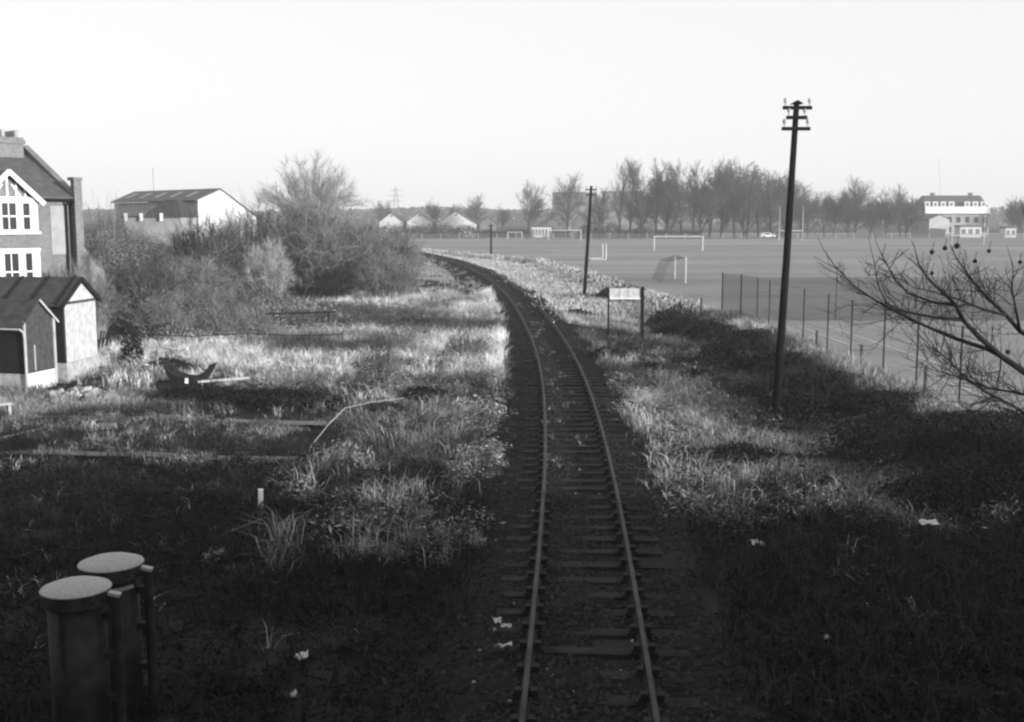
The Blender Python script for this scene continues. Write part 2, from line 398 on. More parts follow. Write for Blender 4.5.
# ------------------------------------------------------------------ the road bridge the photographer stands on
br = empty('road_bridge', (0, -3, 0), 0, 'brick road overbridge with parapets spanning the single railway line', 'bridge')
mb = MB(); mb.box(-30, 30, -4.5, 2.55, 4.0, 4.35); mb.build('deck', M_CONC, br)
mb = MB(); mb.box(-30, 60, 2.62, 2.92, 3.9, 5.1); mb.box(-30, 60, 2.57, 2.97, 5.1, 5.22); mb.build('parapet', M_BRICKDK, br)
mb = MB(); mb.box(-30, 60, -4.9, -4.6, 3.9, 5.1); mb.box(-30, 60, -4.95, -4.55, 5.1, 5.22); mb.build('parapet', M_BRICKDK, br)
for s_ in (-1, 1):
    mb = MB(); mb.box(min(s_ * 4.5, s_ * 6.5), max(s_ * 4.5, s_ * 6.5), -4.5, 2.5, -.6, 3.995); mb.build('abutment', M_BRICKDK, br)
mb = MB()
for a, b in ((6.52, 95), (-95, -6.52)):
    mb.add([(a, -.45, 3.98), (b, -.45, 3.98), (b, 4.5 , -.45), (a, 4.5, -.45), (a, -7.5, 3.98), (b, -7.5, 3.98), (b, -14, -.45), (a, -14, -.45)],
           [(0, 1, 2, 3)[::-1], (0, 4, 5, 1)[::-1], (4, 7, 6, 5)[::-1], (0, 3, 7, 4), (1, 5, 6, 2)])
tag(mb.build('road_embankment', M_SOIL), kind='structure')

# ------------------------------------------------------------------ grass
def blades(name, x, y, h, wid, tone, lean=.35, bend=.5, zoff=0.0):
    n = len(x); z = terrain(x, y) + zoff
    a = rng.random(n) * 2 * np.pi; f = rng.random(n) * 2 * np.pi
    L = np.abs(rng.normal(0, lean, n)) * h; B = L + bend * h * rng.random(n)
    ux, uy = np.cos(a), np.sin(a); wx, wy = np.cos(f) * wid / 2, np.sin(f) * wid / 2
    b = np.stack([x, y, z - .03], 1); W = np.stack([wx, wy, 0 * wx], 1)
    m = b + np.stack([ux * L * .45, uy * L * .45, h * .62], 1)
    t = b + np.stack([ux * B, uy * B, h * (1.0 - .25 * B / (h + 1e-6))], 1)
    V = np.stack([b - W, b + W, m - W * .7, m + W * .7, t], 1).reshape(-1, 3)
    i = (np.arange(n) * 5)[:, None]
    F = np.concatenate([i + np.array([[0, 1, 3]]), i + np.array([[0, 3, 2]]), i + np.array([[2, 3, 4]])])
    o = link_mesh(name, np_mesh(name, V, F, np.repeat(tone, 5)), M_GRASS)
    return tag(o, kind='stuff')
CLEAR = [(-11.9, 40.4, 1.7), (-11.5, 38.8, 1.2), (-15.2, 38.6, 1.3), (-15.5, 33, .6), (-15.6, 44.8, .9), (-15.4, 41.5, .9)]
def shadow_wedge(x, y): return sstep(.7, 1.15, ((x + 7.4) / 2.9) ** 2 + ((y - 35.2) / 2.7) ** 2) * sstep(.7, 1.2, ((x + 5.4) / 1.1) ** 2 + ((y - 29.4) / 3.2) ** 2)  # grass left out here so dark soil stands in for the bush's shadow
def tufts(nt_, x0, x1, y0, y1, per, rad, accept=None, ypow=1.0):
    cx = x0 + (x1 - x0) * rng.random(nt_); cy = y0 + (y1 - y0) * rng.random(nt_) ** ypow
    if accept is not None:
        k = rng.random(nt_) < accept(cx, cy); cx, cy = cx[k], cy[k]
    for ex, ey, er in CLEAR:
        k = (cx - ex) ** 2 + (cy - ey) ** 2 > er * er; cx, cy = cx[k], cy[k]
    n = len(cx); r = rad * np.abs(rng.normal(0, 1, (n, per))); a = rng.random((n, per)) * 2 * np.pi
    hs = np.repeat((.55 + .9 * rng.random(n))[:, None], per, 1); tid = np.repeat(rng.random(n)[:, None], per, 1)
    return (cx[:, None] + r * np.cos(a)).ravel(), (cy[:, None] + r * np.sin(a)).ravel(), hs.ravel(), tid.ravel()

# tall bleached grass left of the line
def accL(x, y):
    d = track_off(x, y)
    return sstep(-1.7, -2.3, d) * (.06 + .94 * sstep(.4, .56, .6 * fbm(x, y, 2.4, 11) + .4 * fbm(x, y, 7, 12))) * sstep(36, 42, y + .35 * (x + 8)) * shadow_wedge(x, y)
x, y, hs, ti = tufts(16000, -18, -.5, 33, 88, 30, .2, accL)
br_ = sstep(.3, .6, fbm(x, y, 7, 21))
blades('bleached_grass', x, y, hs * (.2 + .5 * rng.random(len(x)) ** 1.5), .012 + .014 * rng.random(len(x)), (.09 + .6 * br_ ** 1.5) * (.4 + 1.0 * ti), .55, .9)
# low mixed weeds left, nearer
def accW(x, y):
    d = track_off(x, y); return sstep(-1.6, -2.1, d) * (.12 + .88 * sstep(.42, .58, fbm(x, y, 1.8, 31))) * (.12 + .88 * shadow_wedge(x, y))
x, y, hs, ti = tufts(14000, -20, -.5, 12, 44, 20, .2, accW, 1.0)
br_ = sstep(.35, .65, fbm(x, y, 5, 41)); near = sstep(25.5, 29.5, y)  # weeds nearer than the bridge's shadow edge darkened: shade put into tone
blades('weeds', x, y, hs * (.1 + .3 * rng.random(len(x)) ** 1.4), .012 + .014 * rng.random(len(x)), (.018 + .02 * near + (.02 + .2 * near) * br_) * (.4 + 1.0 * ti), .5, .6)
# taller tufts beside the line in the foreground that catch the sun
def accF(x, y): return sstep(.47, .57, fbm(x, y, 1.7, 51)) * sstep(-1.7, -2.4, track_off(x, y)) * shadow_wedge(x, y) * sstep(-5.2, -4.4, x - .04 * (27 - y)) * (.35 + .65 * sstep(21, 25, y))
x, y, hs, ti = tufts(900, -6.5, -1.0, 18.5, 37, 34, .24, accF)
blades('dead_stalks', x, y, hs * (.2 + .5 * rng.random(len(x)) ** 1.5), .01 + .012 * rng.random(len(x)), (.08 + .26 * ti), .6, .9)
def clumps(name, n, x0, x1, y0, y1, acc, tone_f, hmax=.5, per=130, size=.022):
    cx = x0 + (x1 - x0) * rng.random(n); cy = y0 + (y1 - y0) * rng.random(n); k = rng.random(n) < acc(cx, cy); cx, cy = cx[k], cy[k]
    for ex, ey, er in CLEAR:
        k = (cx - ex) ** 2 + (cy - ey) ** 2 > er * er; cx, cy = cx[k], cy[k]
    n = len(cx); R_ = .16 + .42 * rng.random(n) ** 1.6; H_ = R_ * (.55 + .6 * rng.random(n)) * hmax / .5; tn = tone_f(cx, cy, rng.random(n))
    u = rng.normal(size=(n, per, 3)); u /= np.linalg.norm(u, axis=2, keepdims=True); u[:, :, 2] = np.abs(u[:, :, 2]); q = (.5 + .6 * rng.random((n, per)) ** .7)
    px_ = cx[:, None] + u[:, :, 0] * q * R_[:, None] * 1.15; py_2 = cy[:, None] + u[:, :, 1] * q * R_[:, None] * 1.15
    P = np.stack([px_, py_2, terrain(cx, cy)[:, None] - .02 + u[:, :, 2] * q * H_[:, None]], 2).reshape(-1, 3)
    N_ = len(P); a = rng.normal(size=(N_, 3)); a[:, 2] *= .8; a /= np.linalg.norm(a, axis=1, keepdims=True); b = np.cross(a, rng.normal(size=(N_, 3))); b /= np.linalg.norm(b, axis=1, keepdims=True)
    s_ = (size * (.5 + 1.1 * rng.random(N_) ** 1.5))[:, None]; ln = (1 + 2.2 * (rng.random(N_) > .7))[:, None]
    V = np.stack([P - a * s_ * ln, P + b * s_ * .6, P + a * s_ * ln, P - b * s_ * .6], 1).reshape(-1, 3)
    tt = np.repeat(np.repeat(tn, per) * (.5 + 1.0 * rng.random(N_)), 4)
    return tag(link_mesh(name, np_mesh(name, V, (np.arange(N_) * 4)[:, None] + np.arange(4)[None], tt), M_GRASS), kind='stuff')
clumps('weed_clumps', 2600, -7.5, -.3, 19, 46, lambda x, y: sstep(.44, .55, fbm(x, y, 1.9, 91)) * sstep(-1.5, -2.0, track_off(x, y)) * sstep(-5.6, -4.6, x - .12 * (27 - y) * 0 - .9 * sstep(34, 30, y) + .9) * shadow_wedge(x, y),
       lambda x, y, t: .035 + .28 * t ** 1.5, .55)
clumps('bank_weed_clumps', 2200, 3.2, 10.5, 21, 58, lambda x, y: sstep(.42, .56, fbm(x, y, 2.1, 93)) * sstep(1.6, 2.0, track_off(x, y)), lambda x, y, t: .04 + .25 * t ** 1.7, .5)
clumps('dark_ground_growth', 5200, -14, 15, 11.5, 27, lambda x, y: sstep(1.7, 2.4, np.abs(track_off(x, y))), lambda x, y, t: .007 + .016 * t, .34, 70, .024)  # kept near black for the shaded foreground: shade put into the clump tone
clumps('meadow_clumps', 2600, -17, -1, 40, 80, lambda x, y: sstep(.46, .58, fbm(x, y, 2.6, 95)) * shadow_wedge(x, y) * sstep(-1.7, -2.3, track_off(x, y)), lambda x, y, t: .06 + .3 * t ** 1.4, .6, 60, .04)
clumps('dark_weed_clumps', 2600, -9, -.8, 24, 62, lambda x, y: sstep(.5, .57, fbm(x, y, 2.3, 101)) * sstep(-1.7, -2.3, track_off(x, y)), lambda x, y, t: .012 + .035 * t, .62, 110, .028)
clumps('dark_bank_growth', 2200, 3, 11, 22, 60, lambda x, y: sstep(.5, .57, fbm(x, y, 2.0, 103)) * sstep(1.8, 2.4, track_off(x, y)), lambda x, y, t: .012 + .03 * t, .6, 110, .028)
# mottled low growth of the old garden plots, and pale dead stems in the shade
def accG(x, y): return sstep(.4, .55, fbm(x, y, 1.6, 81)) * sstep(-3.6, -5, x) * sstep(25.5, 28, y) * shadow_wedge(x, y)
x, y, hs, ti = tufts(6500, -20, -3.6, 25.5, 42, 22, .13, accG)
blades('garden_weeds', x, y, hs * (.06 + .2 * rng.random(len(x))), .014 + .016 * rng.random(len(x)), .12 + .4 * ti ** 1.4, .7, .8)
x, y, hs, ti = tufts(330, -17, -2.4, 15, 25, 5, .12, lambda x, y: sstep(.4, .6, fbm(x, y, 3, 85)) * sstep(-2.4, -3.5, track_off(x, y)))
x2, y2, hs2, ti2 = tufts(300, 3.5, 14, 16, 24, 5, .12, lambda x, y: sstep(.42, .6, fbm(x, y, 3, 87)) * sstep(2.4, 3.5, track_off(x, y)))
x = np.concatenate([x, x2]); y = np.concatenate([y, y2]); hs = np.concatenate([hs, hs2]); ti = np.concatenate([ti, ti2])
blades('dead_stems', x, y, hs * (.08 + .26 * rng.random(len(x))), .007 + .012 * rng.random(len(x)), .14 + .35 * ti, .9, 1.0)
# right of the line
def accV(x, y): return sstep(1.6, 2.2, track_off(x, y)) * sstep(0.4, -1.2, x - field_x(y)) * (.45 + .55 * sstep(.35, .55, fbm(x, y, 5, 63)))
def accR(x, y):
    d = track_off(x, y); return sstep(1.6, 2.2, d) * sstep(0.4, -1.2, x - field_x(y)) * (.05 + .95 * sstep(.45, .57, .65 * fbm(x, y, 2.2, 61) + .35 * fbm(x, y, 6, 62))) * np.where(y < 33, sstep(10, 8, x), 1)
x, y, hs, ti = tufts(10500, 1.5, 14, 21, 66, 30, .24, accR)
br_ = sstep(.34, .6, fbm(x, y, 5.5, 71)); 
blades('rough_grass', x, y, hs * (.14 + .46 * rng.random(len(x)) ** 1.6), .011 + .013 * rng.random(len(x)), (.05 + .36 * br_ * sstep(19, 27, y)) * (.45 + .95 * ti), .65, .95)  # tone fades to dark inside the bridge's shadow, shade put into the grass
x, y, hs, ti = tufts(12000, -18, 12.5, 62, 200, 20, .8, accV)
blades('verge_grass', x, y, hs * (.14 + .26 * rng.random(len(x))), .02 + .0003 * y + .02 * rng.random(len(x)), (.34 + .2 * ti), .6, .9)
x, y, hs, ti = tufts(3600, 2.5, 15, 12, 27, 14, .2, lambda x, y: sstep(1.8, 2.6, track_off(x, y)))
blades('shade_toned_weeds', x, y, hs * (.15 + .3 * rng.random(len(x))), .018 + .018 * rng.random(len(x)), .012 + .022 * ti, .5, .6)  # darker weeds for the shaded foreground, shade put into their tone
x, y, hs, ti = tufts(1500, 11.4, 13.7, 29, 66, 18, .18, lambda x, y: .25 + .75 * sstep(.4, .6, fbm(x, y, 3, 97)))
blades('fence_foot_grass', x, y, hs * (.1 + .3 * rng.random(len(x)) ** 1.5), .012 + .014 * rng.random(len(x)), .12 + .3 * ti, .6, .9)
# left verge far and under scrub
def accLF(x, y): return sstep(-1.8, -2.5, track_off(x, y)) * .8
x, y, hs, ti = tufts(3500, -38, 0, 75, 190, 16, .35, accLF)
blades('far_verge_grass', x, y, hs * (.16 + .3 * rng.random(len(x))), .03 + .03 * rng.random(len(x)), (.16 + .22 * ti), .6, .9)
# tufts between the sleepers
x, y, hs, ti = tufts(500, -1.5, 4.5, 24, 75, 12, .12, lambda x, y: (np.abs(track_off(x, y) + .25) < .45) * sstep(.42, .55, noise2(x, y, 3, 5)))
blades('track_weeds', x, y, hs * (.05 + .08 * rng.random(len(x))), .02 + .01 * rng.random(len(x)), .07 + .1 * ti, .6, .6, .28)
# short turf of the court and the near playing field
n = 90000
y = 24 + 90 * rng.random(n) ** 1.6; x = field_x(y) + .4 + 30 * rng.random(n)
blades('mown_turf', x, y, .03 + .045 * rng.random(n), .02 + .0006 * y, .12 + .14 * rng.random(n), .5, .5)

# ------------------------------------------------------------------ twig shapes
def ribbons(P, wid, rs):
    """P (n,k,3) polylines to tapering flat ribbons; wid (n,) base width."""
    n, k, _ = P.shape
    d = P[:, -1] - P[:, 0]; r = rs.normal(size=(n, 3)); sd = np.cross(d, r); sd /= (np.linalg.norm(sd, axis=1, keepdims=True) + 1e-9)
    tp = np.linspace(1, .25, k)
    A = P - sd[:, None] * (wid[:, None] * tp[None])[..., None] / 2; B = P + sd[:, None] * (wid[:, None] * tp[None])[..., None] / 2
    V = np.stack([A, B], 2).reshape(-1, 3)
    i = (np.arange(n)[:, None] * 2 * k + np.arange(k - 1)[None] * 2).ravel()
    return V, np.stack([i, i + 1, i + 3, i + 2], 1)
def join(parts):
    V = []; F = []; o = 0
    for v, f in parts: V.append(v); F.append(f + o); o += len(v)
    return np.concatenate(V), np.concatenate(F)
def bush_mesh(name, r, h, seed, stems=90, tw=40, wd=.03, up=.9, foot=.55, lift=0.0, tl=1.0):
    rs = np.random.default_rng(seed)
    a = rs.random(stems) * 2 * np.pi; q = np.sqrt(rs.random(stems))
    base = np.stack([np.cos(a) * q * r * foot, np.sin(a) * q * r * foot, 0 * a - .1], 1)
    end = np.stack([np.cos(a) * q * r, np.sin(a) * q * r, h * (1 - .55 * q ** 2) * (.7 + .35 * rs.random(stems))], 1)
    t = np.linspace(0, 1, 6)[None, :, None]
    P = base[:, None] + (end - base)[:, None] * t
    P[:, :, 2] += (np.sin(t[0, :, 0] * np.pi) * .12 * h)[None]
    P += rs.normal(0, .05 * r, P.shape) * np.clip(t, 0, 1)
    parts = [ribbons(P, np.full(stems, wd * 2.2), rs)]
    n = stems * tw; si = rs.integers(0, stems, n); tt = .15 + .85 * rs.random(n); f = tt * 5; k = np.minimum(f.astype(int), 4); f = (f - k)[:, None]
    p0 = P[si, k] * (1 - f) + P[si, k + 1] * f
    d = (P[si, k + 1] - P[si, k]); d /= np.linalg.norm(d, axis=1, keepdims=True)
    d = d * up + rs.normal(0, .7, (n, 3)); d[:, 2] += .25; d /= np.linalg.norm(d, axis=1, keepdims=True)
    L = (.1 + .16 * rs.random(n)) * (r + h) * .5 * tl
    c = rs.normal(0, .18, (n, 3)) * L[:, None]
    Q = np.stack([p0, p0 + d * L[:, None] * .5 + c * .5, p0 + d * L[:, None] + c], 1)
    parts.append(ribbons(Q, np.full(n, wd), rs))
    V, F = join(parts)
    V[:, 2] = np.maximum(V[:, 2], -.2) + lift
    return np_mesh(name, V, F)
def leaf_mound(name, r, ry, h, n, size, seed, arch=30):
    """A low mound of small leaves over arching stems."""
    rs = np.random.default_rng(seed)
    u = rs.normal(size=(n, 3)); u /= np.linalg.norm(u, axis=1, keepdims=True); u[:, 2] = np.abs(u[:, 2])
    lump = .75 + .5 * noise2(u[:, 0] * 3 + 7, u[:, 1] * 3 + u[:, 2] * 2, .8, seed % 40)
    q = (.55 + .45 * rs.random(n) ** .6) * lump
    P = np.stack([u[:, 0] * r * q, u[:, 1] * ry * q, u[:, 2] * h * q], 1)
    a = rs.normal(size=(n, 3)); a /= np.linalg.norm(a, axis=1, keepdims=True); b = np.cross(a, rs.normal(size=(n, 3))); b /= np.linalg.norm(b, axis=1, keepdims=True)
    s_ = (size * (.5 + rs.random(n)))[:, None]
    V = np.stack([P - a * s_, P + b * s_ * .55, P + a * s_, P - b * s_ * .55], 1).reshape(-1, 3)
    F = (np.arange(n) * 4)[:, None] + np.arange(4)[None]
    ang = rs.random(arch) * 2 * np.pi; q = .2 + .9 * rs.random(arch); t = np.linspace(0, 1, 7)
    st = np.stack([np.cos(ang)[:, None] * r * (q[:, None] * (.3 + .85 * t[None])), np.sin(ang)[:, None] * ry * (q[:, None] * (.3 + .85 * t[None])),
                   h * 1.3 * np.sin(t * np.pi * .85)[None] * (.6 + .6 * rs.random((arch, 1)))], 2)
    V2, F2 = ribbons(st, np.full(arch, .025), rs)
    V, F = join([(V, F), (V2, F2)])
    return np_mesh(name, V, F)
def segs_mesh(name, segs, k=4):
    """segs (n,8): p0, p1, r0, r1 -> k-sided prisms."""
    S = np.array(segs, float); n = len(S); p0, p1, r0, r1 = S[:, :3], S[:, 3:6], S[:, 6], S[:, 7]
    d = p1 - p0; d /= (np.linalg.norm(d, axis=1, keepdims=True) + 1e-9)
    ref = np.where(np.abs(d[:, 2:3]) < .9, np.array([[0, 0, 1.]]), np.array([[1., 0, 0]]))
    u = np.cross(d, ref); u /= np.linalg.norm(u, axis=1, keepdims=True); v = np.cross(d, u)
    an = np.arange(k) * 2 * np.pi / k; ring = u[:, None] * np.cos(an)[None, :, None] + v[:, None] * np.sin(an)[None, :, None]
    A = p0[:, None] + ring * r0[:, None, None]; B = p1[:, None] + ring * r1[:, None, None]
    V = np.concatenate([A, B], 1).reshape(-1, 3)
    i = (np.arange(n) * 2 * k)[:, None]; q = np.arange(k)
    F = np.stack([i + q, i + (q + 1) % k, i + (q + 1) % k + k, i + q + k], 2).reshape(-1, 4)
    return np_mesh(name, V, F)
def grow_tree(h, spread, seed, r0=.25, fork=.25, upright=.6, levels=4, kids=(9, 6, 5), twigw=.03, trunk_frac=1.0, droop=0.0, lean=(0, 0)):
    rr = random.Random(seed); trunk = []; crown = []
    def perp(d):
        a = Vector((rr.gauss(0, 1), rr.gauss(0, 1), rr.gauss(0, 1))); return (a - d * a.dot(d)).normalized()
    def branch(p, d, L, r, lev):
        ns = 5 if lev == 0 else (4 if lev == 1 else 3)
        pts = [p.copy()]; q = p.copy(); dd = d.copy(); rads = [r]
        for i in range(ns):
            dd = (dd + perp(dd) * rr.uniform(0, .16 + .05 * lev) + Vector((0, 0, .10 * (lev > 0) * upright - droop * lev))).normalized()
            q = q + dd * (L / ns); pts.append(q.copy())
            rads.append(max(r * (1 - .8 * (i + 1) / ns), twigw * .3))
        for i in range(ns):
            (trunk if lev == 0 else crown).append((*pts[i], *pts[i + 1], rads[i], rads[i + 1]))
        if lev >= levels - 1: return
        nk = kids[lev]
        for j in range(nk):
            t = (fork + (1 - fork) * (j + rr.random()) / nk) if lev == 0 else (.2 + .8 * (j + rr.random()) / nk)
            f = t * ns; i = min(int(f), ns - 1); f -= i
            pp = pts[i].lerp(pts[i + 1], f); dir_ = (pts[i + 1] - pts[i]).normalized()
            ang = rr.uniform(.35, .8) * (1.25 - .6 * upright) if lev == 0 else rr.uniform(.35, .95)
            nd = (dir_ * math.cos(ang) + perp(dir_) * math.sin(ang)).normalized()
            if lev == 0: nl = spread * (1.15 - .55 * t) * rr.uniform(.8, 1.2) / max(.35, math.sin(ang) + .2)
            else: nl = L * rr.uniform(.35, .6) * (1.1 - .4 * t)
            branch(pp, nd, nl, max(rads[i] * (.55 if lev == 0 else .5), twigw * .55), lev + 1)
    branch(Vector((0, 0, -.2)), Vector((lean[0], lean[1], 1)).normalized(), h * trunk_frac, r0, 0)
    return trunk, crown
def tree(name, loc, data, label, group=None, bark=M_BARK, twig=M_TWIG, rz=0, scale=1.0):
    r = empty(name, loc, rz, label, 'tree', group); r.scale = (scale,) * 3
    link_mesh('trunk', data[0].copy() if not data[0].materials else data[0], bark, r) if not data[0].materials else None
    return r
_TC = {}
def place_tree(proto, loc, label, rz=0, scale=(1, 1, 1), group=None, name='bare_tree'):
    tr, cr = _TC[proto]
    r = empty(name, loc, rz, label, 'tree', group); r.scale = scale
    for nm, me in (('trunk', tr), ('crown', cr)):
        o = bpy.data.objects.new(nm, me); col.objects.link(o); o.parent = r
    return r
def proto_tree(key, bark, twig, **kw):
    t, c = grow_tree(**kw); tm = segs_mesh('trunk', t, 7); cm = segs_mesh('crown', c, 3)
    tm.materials.append(bark); cm.materials.append(twig); _TC[key] = (tm, cm)
for i in range(5):
    proto_tree('poplar%d' % i, M_BARK_DARK, M_TWIG_FAR, h=20, spread=5.2, seed=100 + i, r0=.5, fork=.14, upright=.85, levels=4, kids=(20, 10, 7), twigw=.065)
for i in range(4):
    proto_tree('round%d' % i, M_BARK_DARK, M_TWIG_FAR, h=11, spread=6.4, seed=200 + i, r0=.3, fork=.2, upright=.45, levels=4, kids=(26, 11, 7), twigw=.07)
for i in range(3):
    proto_tree('dense%d' % i, M_BARK, M_TWIG_DARK, h=9, spread=5.5, seed=300 + i, r0=.25, fork=.08, upright=.45, levels=4, kids=(30, 12, 7), twigw=.1)

# ------------------------------------------------------------------ telegraph poles
def telegraph_pole(base, top, r0, r1, arms, label):
    e = empty('telegraph_pole', tuple(base), 0, label, 'telegraph pole', 'telegraph poles beside the line')
    b = Vector((0, 0, -.3)); t = Vector(top) - Vector(base); d = t.normalized()
    MB().tube([b, t * .5 + Vector((.02, 0, 0)), t], [r0, (r0 + r1) / 2, r1], 12).build('pole_shaft', M_POLE, e, smooth=True)
    MB().add([(t.x - .17, t.y - .17, t.z), (t.x + .17, t.y - .17, t.z), (t.x + .17, t.y + .17, t.z), (t.x - .17, t.y + .17, t.z), (t.x, t.y - .17, t.z + .1), (t.x, t.y + .17, t.z + .1)],
             [(3, 2, 1, 0), (0, 1, 4), (2, 3, 5), (1, 2, 5, 4), (3, 0, 4, 5)]).build('pole_cap', M_POLE, e)
    for dz, half, sk in arms:
        p = t - d * dz; y0 = p.y - r1 - .055
        a = MB().box(p.x - half, p.x + half, y0 - .045, y0 + .045, p.z - .05, p.z + .05).build('crossarm', M_POLE, e)
        for s_ in (-1, 1):
            q = Vector((p.x + s_ * (half - .07), y0, p.z + .05))
            m = MB().tube([q, q + Vector((0, 0, .1)), q + Vector((0, 0, .1)), q + Vector((0, 0, .2)), q + Vector((0, 0, .23))], [.018, .018, .055, .05, .02], 8)
            m.build('insulator', M_CONC, a)
    return e
b1 = (7.87, 33.07, th(7.87, 33.07)); t1 = at_y(796.5, 104, 33.3)
telegraph_pole(b1, t1, .135, .085, [(.12, .42, 0), (.40, .30, 0), (.72, .41, 0)], 'tall dark leaning telegraph pole with three crossarms, nearest on the right bank')
b2 = (5.6, 87.0, th(5.6, 87)); t2 = at_y(591.2, 187, 87)
telegraph_pole(b2, t2, .15, .10, [(.2, .45, 0), (.6, .4, 0)], 'dark telegraph pole with short crossarms behind the pale board')
b3 = (-3.2, 172.0, th(-3.2, 172)); t3 = at_y(490.8, 224, 172)
telegraph_pole(b3, t3, .17, .12, [(.3, .5, 0)], 'small far telegraph pole near the bend of the line')

# ------------------------------------------------------------------ board on posts
bp_ = empty('trackside_board', (4.75, 55, th(5.4, 55)), 0, 'pale horizontal board held between two dark posts beside the line', 'sign')
z0 = th(5.4, 55)
MB().box(-.04, .04, -.04, .04, -.3, 2.14 - z0).build('post', M_POLE, bp_)
MB().box(1.58, 1.74, -.08, .08, -.3, 2.2 - z0).build('post', M_POLE, bp_)
MB().box(.0412, 1.57, -.03, .03, 1.66 - z0, 2.13 - z0).build('board', M_BOARD, bp_)
m = MB()
for q in (.54, .98): MB().box(q - .012, q + .012, -.045, -.031, 1.68 - z0, 2.11 - z0).build('batten', M_CONC, bp_)
MB().box(.045, 1.565, -.06, -.0312, 1.6 - z0, 1.655 - z0).build('bottom_rail', M_WHITE, bp_)
MB().box(-.14, -.045, -.09, .06, 1.66 - z0, 2.2 - z0).build('end_box', M_TAR, bp_)

# ------------------------------------------------------------------ court fence
def mesh_panel(mb, p, q, z0, z1, step=.06, wr=.0035):
    p = Vector(p); q = Vector(q); d = q - p; L = d.length; d.normalize(); hh = z1 - z0
    nrm = Vector((-d.y, d.x, 0)); k = -hh
    while k < L:
        for sgn in (1, -1):
            a0, a1 = max(k, 0), min(k + hh, L)
            za, zb = z0 + (a0 - k), z0 + (a1 - k)
            if sgn < 0: za, zb = z1 - (a0 - k), z1 - (a1 - k)
            A = p + d * a0; B = p + d * a1
            o = nrm * (.004 * sgn); wv = Vector((0, 0, wr))
            mb.add([(A.x + o.x, A.y + o.y, za - wr), (B.x + o.x, B.y + o.y, zb - wr), (B.x + o.x, B.y + o.y, zb + wr), (A.x + o.x, A.y + o.y, za + wr)], [(0, 1, 2, 3)])
        k += step
cf = empty('court_fence', (13.45, 33.6, 0), 0, 'tall chain-link fence on slender dark posts around the tennis court', 'fence')
posts = [(13.5, 33.4), (13.45, 36.9), (13.47, 40.3), (13.4, 44.0), (13.45, 47.5), (13.4, 51.3), (13.42, 54.9), (13.4, 58.2), (13.3, 60.6)]
for x, y in posts: MB().tube([(x - 13.45, y - 33.6, -.2), (x - 13.45, y - 33.6, 2.35)], .032, 8).build('fence_post', M_WIRE, cf)
for x, y in [(12.75, 62.3), (12.1, 64.4)]: MB().tube([(x - 13.45, y - 33.6, -.2), (x - 13.45, y - 33.6, 2.45)], .04, 8).build('fence_post', M_WIRE, cf)
for x in np.arange(17.6, 43, 4.3): MB().tube([(x - 13.45, 60.75 - 33.6, -.2), (x - 13.45, 60.75 - 33.6, 2.4)], .02, 8).build('fence_post', M_WIRE, cf)
m = MB(); mesh_panel(m, (-.15, 27.1, 0), (30, 27.1, 0), .03, 2.38, .06, .006); m.build('wire_mesh', M_WIRE, cf)
m = MB(); mesh_panel(m, (-.15, 27.1, 0), (-1.35, 30.8, 0), .03, 2.4, .06, .006); m.build('wire_mesh', M_WIRE, cf)
m = MB()
for z in (.8, 1.6, 2.3): m.tube([(p[0] - 13.45, p[1] - 33.6, z) for p in posts], .005, 4)
m.build('line_wire', M_WIRE, cf)
of = empty('low_post_fence', (13.2, 41.7, 0), 0, 'row of short weathered stakes along the foot of the court fence', 'fence')
for x, y, h_ in [(13.1, 47.9, .75), (13.1, 41.7, .85), (12.9, 34.6, .95), (10.9, 64.4, 1.0)]:
    MB().box(x - 13.2 - .04, x - 13.2 + .04, y - 41.7 - .04, y - 41.7 + .04, -.4, h_).build('stake', M_CREO, of)
m = MB(); m.tube([(12.9 - 13.2, 34.6 - 41.7, .75), (-.1, 0, .65), (-.1, 6.2, .55)], .006, 4); m.build('strand', M_WIRE, of)

# ------------------------------------------------------------------ goals
def goal(loc, rz, wd, ht, label, rt=.06, depth=0.0, net=False, bar=True):
    e = empty('football_goal', loc, rz, label, 'goal', 'white goals on the playing field')
    for s_ in (-1, 1): MB().tube([(s_ * wd / 2, 0, -.1), (s_ * wd / 2, 0, ht)], rt, 8).build('goalpost', M_GOAL, e)
    MB().tube([(-wd / 2 - rt, 0, ht), (wd / 2 + rt, 0, ht)], rt * .98, 8).build('crossbar', M_GOAL, e)
    if depth and bar:
        m = MB()
        for s_ in (-1, 1): m.tube([(s_ * wd / 2, .05, .06), (s_ * wd / 2, depth, .06)], rt * .8, 8)
        m.tube([(-wd / 2, depth, .06), (wd / 2, depth, .06)], rt * .8, 8); m.build('ground_bar', M_GOAL, e)
    if net:
        m = MB(); n1 = 26
        for s_ in (-1, 1):
            for i in range(13):
                t = i / 12; zt = ht * (1 - .05 * t) if t < .35 else ht * (1 - .05) * (1 - .55 * (t - .35) / .65)
                m.beam((s_ * wd / 2, depth * t, .05), (s_ * wd / 2, depth * t, max(zt * (1 - t * .5), .1)), .009, .009)
            for j in range(12):
                z = ht * j / 12; m.beam((s_ * wd / 2, .05, z), (s_ * wd / 2, depth * (1 - .35 * j / 12), z * .8), .009, .009)
        for i in range(n1):
            x = -wd / 2 + wd * i / (n1 - 1); m.beam((x, depth * .65, ht * .8), (x, depth, .05), .009, .009); m.beam((x, 0, ht), (x, depth * .65, ht * .8), .009, .009)
        for j in range(9):
            t = j / 8; m.beam((-wd / 2, depth * (.65 + .35 * t), ht * .8 * (1 - t) + .05), (wd / 2, depth * (.65 + .35 * t), ht * .8 * (1 - t) + .05), .009, .009)
        m.build('net', M_NET, e)
    return e
goal((28.2, 190.7, 0), 0, 8.2, 2.44, 'white full-size football goal facing the camera, middle of the field', .085)
